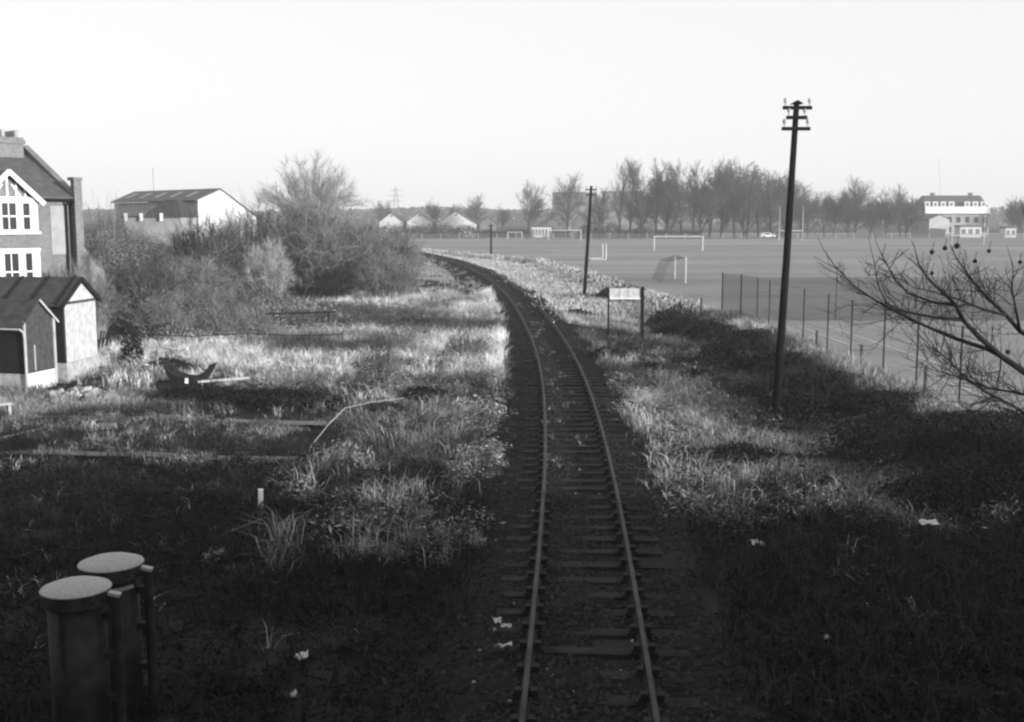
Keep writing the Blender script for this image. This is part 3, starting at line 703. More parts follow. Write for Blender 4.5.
goal((13.2, 283, 0), 0, 8.2, 2.5, 'distant white football goal in front of the far boundary fence', .09)
goal((.75, 292, 0), 0, 3.7, 1.9, 'small distant white goal left of the others by the far fence', .08)
goal((14.9, 99.5, 0), R(90), 6.4, 2.2, 'near white goal seen edge-on with dark net sagging behind', .055, 2.1, True, False)
goal((12.5, 152.3, 0), R(90), 5.6, 2.15, 'white goal seen edge-on beside the middle telegraph pole', .075, 2.0, False)
def rugby(loc, wd, bar, ht, label):
    e = empty('rugby_posts', loc, 0, label, 'rugby posts', 'H-shaped rugby posts')
    for s_ in (-1, 1): MB().tube([(s_ * wd / 2, 0, -.1), (s_ * wd / 2, 0, ht)], [.07, .05], 8).build('upright', M_GOAL, e)
    MB().tube([(-wd / 2, 0, bar), (wd / 2, 0, bar)], .075, 8).build('crossbar', M_GOAL, e)
rugby((67.3, 272, 0), 5.6, 2.5, 8.4, 'white H-shaped rugby posts partly behind the tall leaning telegraph pole')
rugby((91.5, 226, 0), 6.4, 2.1, 6.6, 'white H-shaped rugby posts in front of the dormered block')

# ------------------------------------------------------------------ far boundary fence
ff = empty('boundary_fence', (0, 300, 0), 0, 'long low grey paling fence along the far edge of the field', 'fence')
m = MB()
for k in range(900):
    x = -60 + k * .22; m.add([(x, 0, .05), (x + .07, 0, .05), (x + .07, 0, 1.35), (x, 0, 1.35)], [(0, 1, 2, 3)])
m.box(-60, 138, .01, .05, .3, .38); m.box(-60, 138, .01, .05, 1.1, 1.18)
m.build('palings', mat('weathered_paling', .11, var=.2), ff)
for x in np.arange(-59, 138, 5.0): MB().box(x - .08, x + .08, -.16, -.02, -.1, 1.6).build('fence_post', M_CONC, ff)

# ------------------------------------------------------------------ left: terraced house
def window(parent, cx, zb, wd, ht, yf, bars=1, rails=1, fr=.09):
    """sash window whose frame stands proud of the plane y = yf (towards -y)."""
    m = MB()
    m.box(cx - wd / 2 - fr, cx - wd / 2, yf - .05, yf + .06, zb, zb + ht); m.box(cx + wd / 2, cx + wd / 2 + fr, yf - .05, yf + .06, zb, zb + ht)
    m.box(cx - wd / 2 - fr, cx + wd / 2 + fr, yf - .05, yf + .06, zb + ht, zb + ht + fr); m.box(cx - wd / 2 - fr - .05, cx + wd / 2 + fr + .05, yf - .1, yf + .06, zb - fr, zb)
    f = m.build('window', M_WHITE, parent)
    m = MB()
    for k in range(bars): 
        x = cx - wd / 2 + wd * (k + 1) / (bars + 1); m.box(x - .02, x + .02, yf - .012, yf + .02, zb, zb + ht)
    for k in range(rails):
        z = zb + ht * (k + 1) / (rails + 1); m.box(cx - wd / 2, cx + wd / 2, yf - .02, yf - .0125, z - .03, z + .03)
    if bars or rails: m.build('glazing_bar', M_WHITE, f)
    MB().add([(cx - wd / 2, yf + .03, zb), (cx + wd / 2, yf + .03, zb), (cx + wd / 2, yf + .03, zb + ht), (cx - wd / 2, yf + .03, zb + ht)], [(0, 1, 2, 3)]).build('pane', M_GLASS, f)
    return f
HZ = -.5
hs_ = empty('terraced_house', (-20.3, 52, HZ), math.atan2(.75, .66), 'brick end-of-terrace house with white gabled bay windows and slate roof', 'house')
m = MB()
m.box(-12, -.12, 0, 9, 0, 6.95); m.build('wall', M_BRICK, hs_)
MB().add([(-12.2, -.32, 6.86), (.0, -.32, 6.86), (.0, 4.5, 9.15), (-12.2, 4.5, 9.15), (.0, 9.3, 6.86), (-12.2, 9.3, 6.86), (-12.2, -.32, 6.98), (.0, -.32, 6.98), (0, 4.5, 9.27), (-12.2, 4.5, 9.27), (0, 9.3, 6.98), (-12.2, 9.3, 6.98)],
         [(6, 7, 8, 9), (9, 8, 10, 11), (0, 1, 7, 6), (5, 11, 10, 4), (0, 3, 2, 1), (3, 5, 4, 2), (1, 2, 8, 7), (2, 4, 10, 8), (0, 6, 9, 3), (3, 9, 11, 5)]).build('roof', M_SLATE, hs_)
MB().box(-12.2, -.05, -.42, -.33, 6.83, 6.93).build('gutter', M_TAR, hs_)
# party wall with parapet, end pier and low wall beyond it
m = MB(); m.prism_x([(-.1, 0), (-.1, 7.1), (.35, 7.4), (4.5, 9.55), (9.1, 7.3), (9.1, 0)], .01, .32); m.box(-.01, .36, -.42, -.101, 0, 7.75); m.box(-.05, .4, -.46, .1, 7.76, 7.9)
m.build('party_wall', M_BRICK, hs_)
m = MB(); m.prism([(.37, 0), (1.3, 0), (1.3, 3.6), (.9, 3.9), (.37, 4.7)], -.4, .1); m.build('side_wall', M_BRICK, hs_)
m = MB(); m.box(-1.55, -.3, 3.7, 5.1, 8.2, 9.55); m.box(-1.63, -.22, 3.62, 5.18, 9.55, 9.72); m.box(-1.57, -.28, 3.68, 5.12, 9.72, 9.84); ch = m.build('chimney', M_BRICKDK, hs_)
for i in range(5):
    q = 3.75 + i * .33
    for xx in (-1.25, -.6): MB().tube([(xx, q, 9.84), (xx, q, 10.12), (xx, q, 10.17)], [.11, .1, .12], 10).build('chimney_pot', M_CONC, ch)
MB().tube([(-.28, -.4, 6.85), (-.28, -.1, 6.6), (-.28, -.1, 1.5)], .06, 8).build('downpipe', M_TAR, hs_)
MB().box(-1.0, -.34, -.03, -.001, 4.4, 6.6).build('sunlit_wall_panel', mat('sunlit_wall_tone', .28, var=.15, scale=2), hs_)  # paler plate on the plain brick front: sunlight put into its colour
# bay
BX = -3.25
m = MB(); m.box(BX - 1.3, BX + 1.3, -.75, -.001, 0, 6.84)
m.prism([(BX - 1.3, 6.841), (BX + 1.3, 6.841), (BX, 7.95)], -.72, 2.2); m.build('bay', M_BRICK, hs_)
m = MB()
m.add([(BX - 1.55, -1.0, 6.68), (BX, -1.0, 8.02), (BX, 3.2, 8.02), (BX - 1.55, 0.2, 6.68), (BX + 1.55, -1.0, 6.68), (BX + 1.55, 0.2, 6.68),
       (BX - 1.55, -1.0, 6.76), (BX, -1.0, 8.11), (BX, 3.2, 8.11), (BX - 1.55, .2, 6.76), (BX + 1.55, -1.0, 6.76), (BX + 1.55, .2, 6.76)],
      [(6, 7, 8, 9), (7, 10, 11, 8), (0, 3, 2, 1), (1, 2, 5, 4), (0, 1, 7, 6), (1, 4, 10, 7), (0, 6, 9, 3), (4, 5, 11, 10)])
m.build('bay_roof', M_SLATE, hs_)
m = MB()
m.beam((BX - 1.5, -1.05, 6.66), (BX + .02, -1.05, 8.06), .08, .2); m.beam((BX + 1.5, -1.05, 6.66), (BX - .02, -1.05, 8.06), .08, .2)
m.build('bargeboard', M_WHITE, hs_)
m = MB(); m.box(BX - 1.25, BX + 1.25, -.78, -.721, 6.86, 6.96)
for q in (-.8, -.4, 0, .4, .8): m.box(BX + q - .04, BX + q + .04, -.775, -.721, 6.961, 6.961 + .85 * (1 - abs(q) / 1.3) + .02)
m.beam((BX - .6, -.75, 6.97), (BX - .2, -.75, 7.5), .05, .07); m.beam((BX + .6, -.75, 6.97), (BX + .2, -.75, 7.5), .05, .07)
m.build('gable_timber', M_WHITE, hs_)
for zb, ht in ((5.55, 1.15), (2.9, 1.62)):
    MB().box(BX - 1.27, BX + 1.27, -.757, -.7505, zb - .1, zb + ht + .1).build('window_panel', M_WHITE, hs_)
    m = MB(); m.box(BX - 1.28, BX - 1.02, -.83, -.751, zb - .1, zb + ht + .1); m.box(BX + 1.02, BX + 1.28, -.83, -.751, zb - .1, zb + ht + .1)
    m.box(BX + .36, BX + .52, -.83, -.751, zb - .1, zb + ht + .1); m.box(BX - .52, BX - .36, -.83, -.751, zb - .1, zb + ht + .1)
    m.box(BX - 1.36, BX + 1.36, -.9, -.751, zb - .2, zb - .101); m.box(BX - 1.32, BX + 1.32, -.86, -.751, zb + ht + .101, zb + ht + .2)
    m.build('window_surround', M_WHITE, hs_)
    window(hs_, BX, zb, .62, ht, -.80, 1, 1, .03); window(hs_, BX - .77, zb, .3, ht, -.80, 0, 1, .03); window(hs_, BX + .77, zb, .3, ht, -.80, 0, 1, .03)

# ------------------------------------------------------------------ left: sheds
def frame_empty(name, A, B, label, cat):
    """local x runs back along the building from the gable, local y along the gable from A (near) to B."""
    A = Vector(A); B = Vector(B); d = (B - A); rz = math.atan2(d.y, d.x) - math.pi / 2
    return empty(name, A, rz, label, cat), d.length
# big shed
zs = -.5
e, Lg = frame_empty('garden_shed', (-16.35, 40.8, zs), (-16.05, 43.2, zs), 'larger shed with sunlit pale board gable and dark battened felt roof', 'shed')
W2, LEN = Lg, 6.0
m = MB(); m.box(-LEN, -.004, .0, W2, -.3, .75); m.build('brick_base', M_CONC, e)
m = MB(); m.prism_x([(0.05, .752), (W2 - .05, .752), (W2 - .05, 2.95), (0.05, 2.95)], -.09, -.04); m.build('gable_frame', M_CREO, e)
m = MB(); m.prism_x([(.05, 2.951), (W2 - .05, 2.951), (W2 - .05, 3.0), (W2 / 2, 3.72), (.05, 3.0)], -.09, -.02); m.build('gable_top', M_BOARD, e)
m = MB(); k = 0
while k < 14:
    y0 = .06 + k * (W2 - .12) / 14; m.box(-.04, -.015, y0 + .018, y0 + (W2 - .12) / 14 - .018, .76, 2.9); k += 1
m.build('gable_boards', M_BOARD, e)
MB().box(-.014, .02, .02, W2 - .02, 2.9, 3.0).build('tie_beam', M_CREO, e)
MB().box(-LEN, -.095, .05, .11, .752, 2.98).build('front_wall', M_TAR, e)
m = MB()
for q in np.arange(-5.6, -.1, .5): m.box(q, q + .1, .02, .049, .76, 2.96)
m.build('upright_post', M_CREO, e)
MB().box(-LEN, -.095, W2 - .11, W2 - .05, .752, 2.98).build('back_wall', M_BOARD, e)
m = MB(); zr = 3.8; ze = 2.98
for s_ in (0, 1):
    yE = -.28 if s_ == 0 else W2 + .16
    m.add([(-LEN - .2, yE, ze - .12), (.1, yE, ze - .12), (.1, W2 / 2, zr), (-LEN - .2, W2 / 2, zr), (-LEN - .2, yE, ze - .06), (.1, yE, ze - .06), (.1, W2 / 2, zr + .06), (-LEN - .2, W2 / 2, zr + .06)],
          [(4, 5, 6, 7) if s_ == 0 else (7, 6, 5, 4), (0, 3, 2, 1), (0, 1, 5, 4), (1, 2, 6, 5), (3, 0, 4, 7)])
rf = m.build('roof', M_FELT, e)
for q in np.arange(-5.4, .2, 1.05): MB().beam((q, -.3, ze - .03), (q, W2 / 2, zr + .09), .07, .06).build('roof_batten', M_TAR, rf)
m = MB(); m.beam((.115, -.3, ze - .12), (.115, W2 / 2, zr), .03, .16); m.beam((.115, W2 + .18, ze - .12), (.115, W2 / 2, zr), .03, .16); m.build('bargeboard', M_TAR, e)
# small dark shed
e, Lg = frame_empty('tool_shed', (-17.0, 38.8, zs), (-16.62, 40.4, zs), 'small black shed with white base, corner trims and gutter', 'shed')
W2, LEN = Lg, 3.6
MB().box(-LEN, -.06, 0, W2, -.3, .62).build('shade_toned_base', M_CONC, e); MB().box(-.059, 0, 0, W2, -.3, .62).build('white_plinth', M_WHITE, e)  # front base greyer than the gable plinth: shade put into its colour
m = MB(); m.prism_x([(0.03, .622), (W2 - .03, .622), (W2 - .03, 2.45), (W2 / 2, 3.12), (.03, 2.45)], -LEN + .05, -.03); m.build('wall', M_TAR, e)  # walls blacker than the gable boards: weaker light put into the colour
m = MB(); m.prism_x([(0.04, .63), (W2 - .04, .63), (W2 - .04, 2.44), (W2 / 2, 3.1), (.04, 2.44)], -.029, .0); m.build('gable_boards', M_CREO, e)
MB().box(-.005, .05, -.04, .05, .1, 2.48).build('corner_trim', M_PALE, e); MB().box(-.005, .05, W2 - .05, W2 + .05, .1, 2.48).build('corner_trim', M_PALE, e)
m = MB()
for s_ in (0, 1):
    yE = -.2 if s_ == 0 else W2 + .2
    m.add([(-LEN, yE, 2.27), (.08, yE, 2.27), (.08, W2 / 2, 3.15), (-LEN, W2 / 2, 3.15), (-LEN, yE, 2.32), (.08, yE, 2.32), (.08, W2 / 2, 3.2), (-LEN, W2 / 2, 3.2)],
          [(4, 5, 6, 7) if s_ == 0 else (7, 6, 5, 4), (0, 3, 2, 1), (0, 1, 5, 4), (1, 2, 6, 5), (3, 0, 4, 7)])
m.build('roof', M_FELT, e)
m = MB(); m.tube([(-LEN, -.25, 2.24), (.06, -.25, 2.22), (.07, -.12, 2.1), (.07, -.075, 1.9), (.07, -.075, .1)], .035, 8); m.build('gutter_pipe', M_PALE, e)
m = MB(); m.beam((.095, W2 + .2, 2.3), (.095, W2 / 2, 3.18), .03, .07); m.build('bargeboard', M_PALE, e)
MB().box(.0, .03, W2 * .3, W2 * .33, .7, 1.6).build('door_strap', M_PALE, e)
# bench
e = empty('garden_bench', (-15.6, 33.4, th(-15.6, 33.4)), R(35), 'low pale wooden bench at the left edge below the black shed', 'bench')
MB().box(-.6, .45, -.2, .2, .44, .5).build('seat', M_PALE, e)
for q in (-.5, .36): MB().box(q - .04, q + .04, -.17, .17, -.1, .439).build('leg', M_PALE, e)
# curved scrap sheet
e = empty('scrap_trough', (-11.9, 41.0, th(-11.9, 41.0) + .03), R(-8), 'dark curved sheet-metal trough lying on its side among the weeds', 'scrap metal')
V = []; n = 15
for i in range(n):
    t = i / (n - 1); a = math.pi * (1.08 + .78 * t); x = math.cos(a) * 1.02; z = 1.08 + math.sin(a) * .86
    V += [(x, -.3 - .1 * math.sin(math.pi * t), z), (x * .94, -.3 - .1 * math.sin(math.pi * t), z - .34 * math.sin(math.pi * t) - .06), (x, .35, z), (x * .94, .35, z - .34 * math.sin(math.pi * t) - .06)]
F = []
for i in range(n - 1):
    a = i * 4; b = a + 4; F += [(a, a + 1, b + 1, b), (a + 2, b + 2, b + 3, a + 3), (a, b, b + 2, a + 2), (a + 1, a + 3, b + 3, b + 1)]
F += [(0, 2, 3, 1), ((n - 1) * 4, (n - 1) * 4 + 1, (n - 1) * 4 + 3, (n - 1) * 4 + 2)]
MB().add(V, F).build('shell', M_TAR, e)
m = MB(); m.tube([(-.7, -.1, -.1), (-.62, -.1, .62)], .04, 6); m.tube([(.7, -.1, -.1), (.62, -.1, .5)], .04, 6); m.build('support', M_TAR, e)
o = MB().box(-.17, .17, -.1, .1, 0, .2).build('plastic_box', M_WHITE, None, .02); o.location = (-11.85, 40.7, th(-11.85, 40.7) + .03); o.rotation_euler = (0, .1, .3)
tag(o, 'small white box in front of the dark trough', 'box')
o = MB().beam((-.9, 0, .1), (.95, .2, .22), .1, .08).build('plank', M_BOARD); o.location = (-10.6, 40.6, th(-10.6, 40.6)); tag(o, 'pale loose plank beside the dark trough', 'plank')
o = MB().beam((0, 0, .05), (1.3, 3.2, .06), .12, .1).build('edging_board', M_PALE); o.location = (-14.5, 28.6, th(-14, 29.8)); tag(o, 'pale edging board along the garden path at far left', 'plank')

def rubble(name, loc, r, h, n, m_, label, cat):
    mb = MB(); rr = random.Random(hash(name) % 999 if False else 31 + n)
    for i in range(n):
        a = rr.uniform(0, 6.28); q = r * math.sqrt(rr.random()); s_ = rr.uniform(.06, .16)
        Mx = Matrix.Translation((q * math.cos(a), q * math.sin(a) * .7, h * (1 - q / r) * rr.random() + .03)) @ Matrix.Rotation(rr.uniform(0, 3), 4, Vector((rr.random(), rr.random(), rr.random() + .1)).normalized())
        mb.box(-s_, s_, -s_ * .8, s_ * .8, -s_ * .6, s_ * .6, 0, Mx)
    o = mb.build(name, m_, None, .015); o.location = loc; return tag(o, label, cat)
rubble('rubble_heap', (-15.1, 38.2, th(-15.1, 38.2)), .9, .3, 40, M_CONC, 'low heap of pale rubble in front of the two sheds', 'rubble')

# garden paths and bed mounds
def strip(name, pts, wd, m_, dz):
    V = []; 
    for i, (x, y) in enumerate(pts):
        V += [(x, y - wd / 2, th(x, y - wd / 2) + dz), (x, y, th(x, y) + dz * 1.6), (x, y + wd / 2, th(x, y + wd / 2) + dz)]
    F = []
    for i in range(len(pts) - 1):
        for k in range(2): F.append((i * 3 + k, i * 3 + 3 + k, i * 3 + 4 + k, i * 3 + 1 + k))
    return tag(MB().add(V, F).build(name, m_), kind='structure')
M_PATH = mat('trodden_path', 0.15, var=0.3, scale=3, spec=0.05)
strip('garden_path', [(-16 + i * .4, 28.2 - .03 * i) for i in range(28)], .5, M_PATH, .09)
strip('garden_path', [(-15 + i * .4, 33.2 - .04 * i) for i in range(25)], .6, M_PATH, .1)

# old fences in the grass
e = empty('rail_fence', (-12.9, 60.7, th(-12.9, 60.7)), 0, 'short dark rail on posts standing in bleached grass', 'fence')
MB().beam((-.5, 0, .88), (3.3, .1, .98), .07, .09).build('rail', M_TAR, e)
for q in (-.1, 2.9): MB().box(q - .05, q + .05, .05, .15, -.2, 1.0).build('post', M_TAR, e)
e = empty('wire_fence', (-12, 50.6, th(-12, 50.6)), 0, 'sagging dark wire fence on thin stakes crossing the bleached grass', 'fence')
MB().tube([(-5, -.2, .85), (-2.5, -.1, .72), (0, 0, .85), (2, 0, .74), (4.3, 0, .8)], .022, 5).build('wire', M_TAR, e)
for q in (-5, 0, 4.3): MB().box(q - .03, q + .03, -.03, .03, -.2, .95).build('stake', M_CREO, e)

# ------------------------------------------------------------------ foreground left: two capped cylinders
def cylinder(loc, label, h, flip=False, plate=False):
    e = empty('iron_cylinder', loc, 0, label, 'cylinder', 'two capped iron cylinders')
    r = .31
    MB().tube([(0, 0, -.3), (0, 0, h - .14)], r, 40).build('drum', M_CYL, e, smooth=True)
    m = MB(); MB().tube([(0, 0, h - .16), (0, 0, h - .15), (0, 0, h - .02), (0, 0, h - .012)], [r + .04, r + .06, r + .06, r + .05], 40).build('cap_rim', M_CYL, e); rr_ = [r + .058, r + .07, r + .06, r * .85, r * .45, .01]; zz = [h - .01, h, h + .015, h + .055, h + .085, h + .095]
    m.tube([(0, 0, z) for z in zz], rr_, 40); m.build('domed_cap', M_CAP, e, smooth=True)
    MB().beam((-.06, -r - .004, .0), (-.06, -r - .004, h - .2), .03, .012).build('seam', M_CYL, e)
    for i in range(9):
        a = -2.9 + i * .31; MB().tube([(math.cos(a) * (r + .05), math.sin(a) * (r + .05), h - .09), (math.cos(a) * (r + .078), math.sin(a) * (r + .078), h - .09)], .016, 6).build('rim_bolt', M_IRON, e)
    m = MB(); m.tube([(.445, -.02, -.3), (.445, -.02, h - .06)], .055, 14); p = m.build('side_pipe', M_CYL, e)
    MB().beam((r + .06, -.03, h - .04), (.5, -.03, h - .07), .09, .035).build('bracket', M_CAP, e)
    for q in (.35, .8, 1.3): MB().box(.3, .46, -.07, .03, h - q, h - q + .08).build('clip', M_CYL, e)
    if plate:
        m = MB()
        for i in range(7):
            a = -1.25 + i * .13; m.tube([(math.cos(a) * r, math.sin(a) * r, h - .24), (math.cos(a) * (r + .02), math.sin(a) * (r + .02), h - .24)], .025, 6)
        m.build('bolt', M_CAP, e)
pz = at_y(76, 588, 12.0); cylinder((pz[0], 12.0, -.6), 'nearer dark iron cylinder with pale domed cap and side pipe, front left corner', pz[2] + .6)
pz = at_y(111, 563, 12.95); cylinder((pz[0], 12.95, -.6), 'farther dark iron cylinder with pale domed cap, behind the nearer one', pz[2] + .6, plate=True)

# small foreground things
o = MB().box(-.05, .05, -.04, .04, -.2, .5).build('marker_post', M_WHITE, None, .012); o.location = (-5.2, 22.6, th(-5.2, 22.6)); o.rotation_euler = (0, .02, .2)
tag(o, 'short white marker post standing alone in shaded weeds', 'post')
pts = [at_y(305, 461, 27.5), at_y(311, 446, 27.6), at_y(328, 425, 27.9), at_y(345, 408, 28.3), at_y(372, 402, 28.6), at_y(404, 398, 29)]
pts[0][2] = th(pts[0][0], 27.5) - .05
o = MB().tube([tuple(p) for p in pts], [.011, .01, .01, .009, .008, .006], 6).build('bent_cane', M_PALE); tag(o, 'long thin pale cane bent over in an arc above the weeds', 'cane')
def scrap(px, py, w_, h_, label, z=None, seed=0):
    p = at(px, py, -.42 if z is None else z); rr = random.Random(seed)
    V = []; n = 5
    for i in range(n):
        for j in range(n): V.append(((i / 4 - .5) * w_ + rr.uniform(-.02, .02), (j / 4 - .5) * h_ + rr.uniform(-.02, .02), rr.uniform(0, .08)))
    F = [(i * n + j, (i + 1) * n + j, (i + 1) * n + j + 1, i * n + j + 1) for i in range(n - 1) for j in range(n - 1)]
    o = MB().add(V, F).build('paper_scrap', M_PAPER); so_ = o.modifiers.new('thickness', 'SOLIDIFY'); so_.thickness = .004
    o.location = (p[0], p[1], p[2] + .03); tag(o, label, 'litter')
scrap(302, 660, .16, .2, 'white scrap of paper on dark ground left of the track', seed=1)
scrap(294, 699, .06, .1, 'tiny white scrap on dark ground below the larger scrap', seed=2)
scrap(930, 526, .34, .3, 'white scrap of paper in the shaded weeds at far right', -.3, seed=3)
scrap(757, 545, .22, .4, 'small pale scrap in shaded grass right of the track', -.4, seed=4)
scrap(497, 624, .1, .16, 'small white scrap beside the sleeper ends, upper of three', -.13, seed=5)
scrap(506, 631, .15, .09, 'thin white scrap on a sleeper end, middle of three', -.13, seed=6)
scrap(503, 650, .22, .1, 'wider white scrap on a sleeper end, lowest of three', -.13, seed=7)
scrap(826, 641, .06, .08, 'tiny pale speck of litter low on the dark right bank', -.4, seed=8)

# ------------------------------------------------------------------ bushes, brambles
def put(name, me, m_, loc, label, cat, group=None, rz=0.0):
    o = link_mesh(name, me, m_); o.location = (loc[0], loc[1], th(loc[0], loc[1])); o.rotation_euler = (0, 0, rz)
    return tag(o, label, cat, group)
G = 'leafless bushes left of the line'
put('bare_bush', bush_mesh('b', 5.0, 7.4, 1, 190, 60, .032), M_TWIG, (-14.8, 86), 'big rounded leafless bush under the tall pale tree', 'bush', G)
put('bare_bush', bush_mesh('b', 4.0, 5.8, 2, 150, 55, .03), M_TWIG, (-10.4, 88), 'leafless bush at the right end of the thicket by the bend', 'bush', G)
put('bare_bush', bush_mesh('b', 2.6, 3.6, 3, 100, 50, .028), M_TWIG, (-9.0, 81.5), 'low leafless bush in front of the thicket by the bend', 'bush', G)
put('bare_bush', bush_mesh('b', 4.4, 7.2, 4, 160, 55, .032), M_TWIG, (-20.6, 90), 'leafless bush on the left flank of the thicket', 'bush', G)
put('bare_bush', bush_mesh('b', 4.8, 5.9, 5, 150, 55, .034), M_TWIG_DARK, (-26.5, 96), 'dark leafless bush in front of the white warehouse gable', 'bush', G)
put('bare_bush', bush_mesh('b', 1.9, 4.6, 6, 110, 55, .024, 1.1), M_TWIG_PALE, (-17.4, 79.5), 'pale upright bush standing in front of the thicket', 'bush', G)
put('bare_bush', bush_mesh('b', 4.6, 5.9, 7, 150, 50, .03), M_TWIG_DARK, (-33, 92), 'dark leafless bush below the warehouse wall', 'bush', G)
put('bare_bush', bush_mesh('b', 3.2, 3.0, 8, 120, 50, .026), M_TWIG, (-20.5, 72), 'leafless scrub bush left of the pale upright bush', 'bush', G)
put('bare_bush', bush_mesh('b', 4.0, 4.6, 9, 130, 50, .026), M_TWIG_DARK, (-25.5, 76), 'wide leafless scrub bush behind the house side wall', 'bush', G)
put('bare_bush', bush_mesh('b', 2.8, 2.2, 10, 110, 50, .022), M_TWIG, (-17.2, 63), 'low leafless scrub bush above the bleached grass', 'bush', G)
put('bare_bush', bush_mesh('b', 2.6, 2.4, 11, 110, 50, .022), M_TWIG_DARK, (-21.4, 64), 'leafless scrub bush between house and bleached grass', 'bush', G)
put('bare_bush', bush_mesh('b', 2.2, 1.9, 12, 100, 45, .02), M_TWIG, (-17.4, 55), 'low leafless scrub bush just behind the larger shed', 'bush', G)
put('bare_bush', bush_mesh('b', 1.6, 3.6, 13, 90, 45, .02), M_TWIG, (-19.2, 50.2), 'leafless bush against the house wall beside the downpipe', 'bush', G)
put('bare_bush', bush_mesh('b', 2.4, 1.6, 19, 110, 45, .02), M_TWIG, (-13.9, 55.5), 'lowest leafless scrub bush at the edge of the bleached grass', 'bush', G)
put('scrub_bush', leaf_mound('b', 1.25, 1.1, 1.45, 5200, .03, 14, 60), M_SCRUB, (-4.5, 38.6), 'small rounded grey bush beside the tip of the bent cane', 'bush', G)
put('bare_bush', bush_mesh('b', 1.0, 1.5, 15, 70, 40, .014), M_TWIG, (-1.9, 47), 'small leafless bush close to the left edge of the ballast', 'bush', G)
for i, (x, y, r, h, lab) in enumerate([(-24.5, 68, 3.4, 4.0, 'grey leafy scrub mound behind the terraced house'), (-29, 84, 4.4, 5.2, 'tall grey leafy scrub mound below the warehouse'),
                                       (-21, 81, 3.4, 3.2, 'grey leafy scrub mound left of the pale upright bush'), (-15.3, 70, 2.2, 1.6, 'low grey scrub mound at the top of the bleached grass'),
                                       (-18.6, 58.5, 2.4, 1.8, 'grey scrub mound behind the larger shed gable'), (-38, 104, 5, 5.6, 'dark scrub mound beside the low annexe windows'),
                                       (-22.4, 56.5, 2.2, 2.0, 'grey scrub mound between the shed roof and the house wall'), (-14.6, 58.8, 2.0, 1.3, 'low grey scrub mound left of the short dark rail'), (-16.2, 52.6, 1.9, 1.2, 'low grey scrub mound nearest the wire fence'), (-15.2, 64.5, 2.4, 1.6, 'grey scrub mound behind the short dark rail'), (-24.0, 60, 2.6, 2.6, 'grey scrub mound in front of the house side wall'), (-20.5, 86, 3.6, 4.6, 'grey scrub mound left of the fanned tree'), (-12, 90, 4, 3.2, 'scrub filling the foot of the thicket by the bend')]):
    put('scrub_mound', leaf_mound('s', r, r * .9, h, int(3200 * r), .06, 500 + i, 60), M_SCRUB, (x, y), lab, 'bush', 'leafy scrub mounds')
put('dark_shrub', leaf_mound('d', .5, .45, 1.7, 1600, .05, 61, 6), M_BRAMBLE, (-15.6, 45.6), 'small dark upright shrub just right of the larger shed', 'shrub')
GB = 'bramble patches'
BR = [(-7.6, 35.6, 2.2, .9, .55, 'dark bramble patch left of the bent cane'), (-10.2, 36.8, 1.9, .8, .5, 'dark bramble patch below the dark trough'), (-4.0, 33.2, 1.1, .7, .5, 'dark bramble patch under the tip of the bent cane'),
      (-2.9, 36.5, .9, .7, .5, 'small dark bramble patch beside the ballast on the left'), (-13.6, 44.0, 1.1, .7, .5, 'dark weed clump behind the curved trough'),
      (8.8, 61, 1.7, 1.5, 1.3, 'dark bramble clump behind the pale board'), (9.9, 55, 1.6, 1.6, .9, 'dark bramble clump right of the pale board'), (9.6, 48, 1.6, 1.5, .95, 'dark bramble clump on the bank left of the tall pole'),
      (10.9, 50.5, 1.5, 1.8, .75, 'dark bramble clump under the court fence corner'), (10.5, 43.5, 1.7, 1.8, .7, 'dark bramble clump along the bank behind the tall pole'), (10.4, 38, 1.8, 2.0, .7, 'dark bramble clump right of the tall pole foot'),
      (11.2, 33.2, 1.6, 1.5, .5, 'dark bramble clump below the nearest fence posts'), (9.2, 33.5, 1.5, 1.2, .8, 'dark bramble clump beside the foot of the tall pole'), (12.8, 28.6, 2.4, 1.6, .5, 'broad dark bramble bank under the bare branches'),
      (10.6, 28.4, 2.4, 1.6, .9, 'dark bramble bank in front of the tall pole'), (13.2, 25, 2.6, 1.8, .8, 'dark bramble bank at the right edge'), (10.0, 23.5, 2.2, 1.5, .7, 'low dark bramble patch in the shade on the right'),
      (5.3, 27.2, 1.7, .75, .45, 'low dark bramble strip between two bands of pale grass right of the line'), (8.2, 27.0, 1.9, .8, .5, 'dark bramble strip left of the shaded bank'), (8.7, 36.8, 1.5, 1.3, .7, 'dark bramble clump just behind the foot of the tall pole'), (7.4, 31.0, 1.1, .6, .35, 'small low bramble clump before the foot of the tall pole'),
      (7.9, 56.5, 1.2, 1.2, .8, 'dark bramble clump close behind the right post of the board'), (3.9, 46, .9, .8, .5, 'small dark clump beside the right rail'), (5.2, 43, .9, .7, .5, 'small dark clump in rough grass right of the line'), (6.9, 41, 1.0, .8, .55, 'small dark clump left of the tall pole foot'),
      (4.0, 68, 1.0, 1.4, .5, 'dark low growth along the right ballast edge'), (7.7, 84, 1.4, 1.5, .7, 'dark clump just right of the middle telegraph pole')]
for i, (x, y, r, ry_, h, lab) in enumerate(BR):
    put('bramble_patch', leaf_mound('br', r, ry_, h, int(2200 * r), .045 if y < 40 else .06, 700 + i, 40), M_BRAMBLE, (x, y), lab, 'brambles', GB)

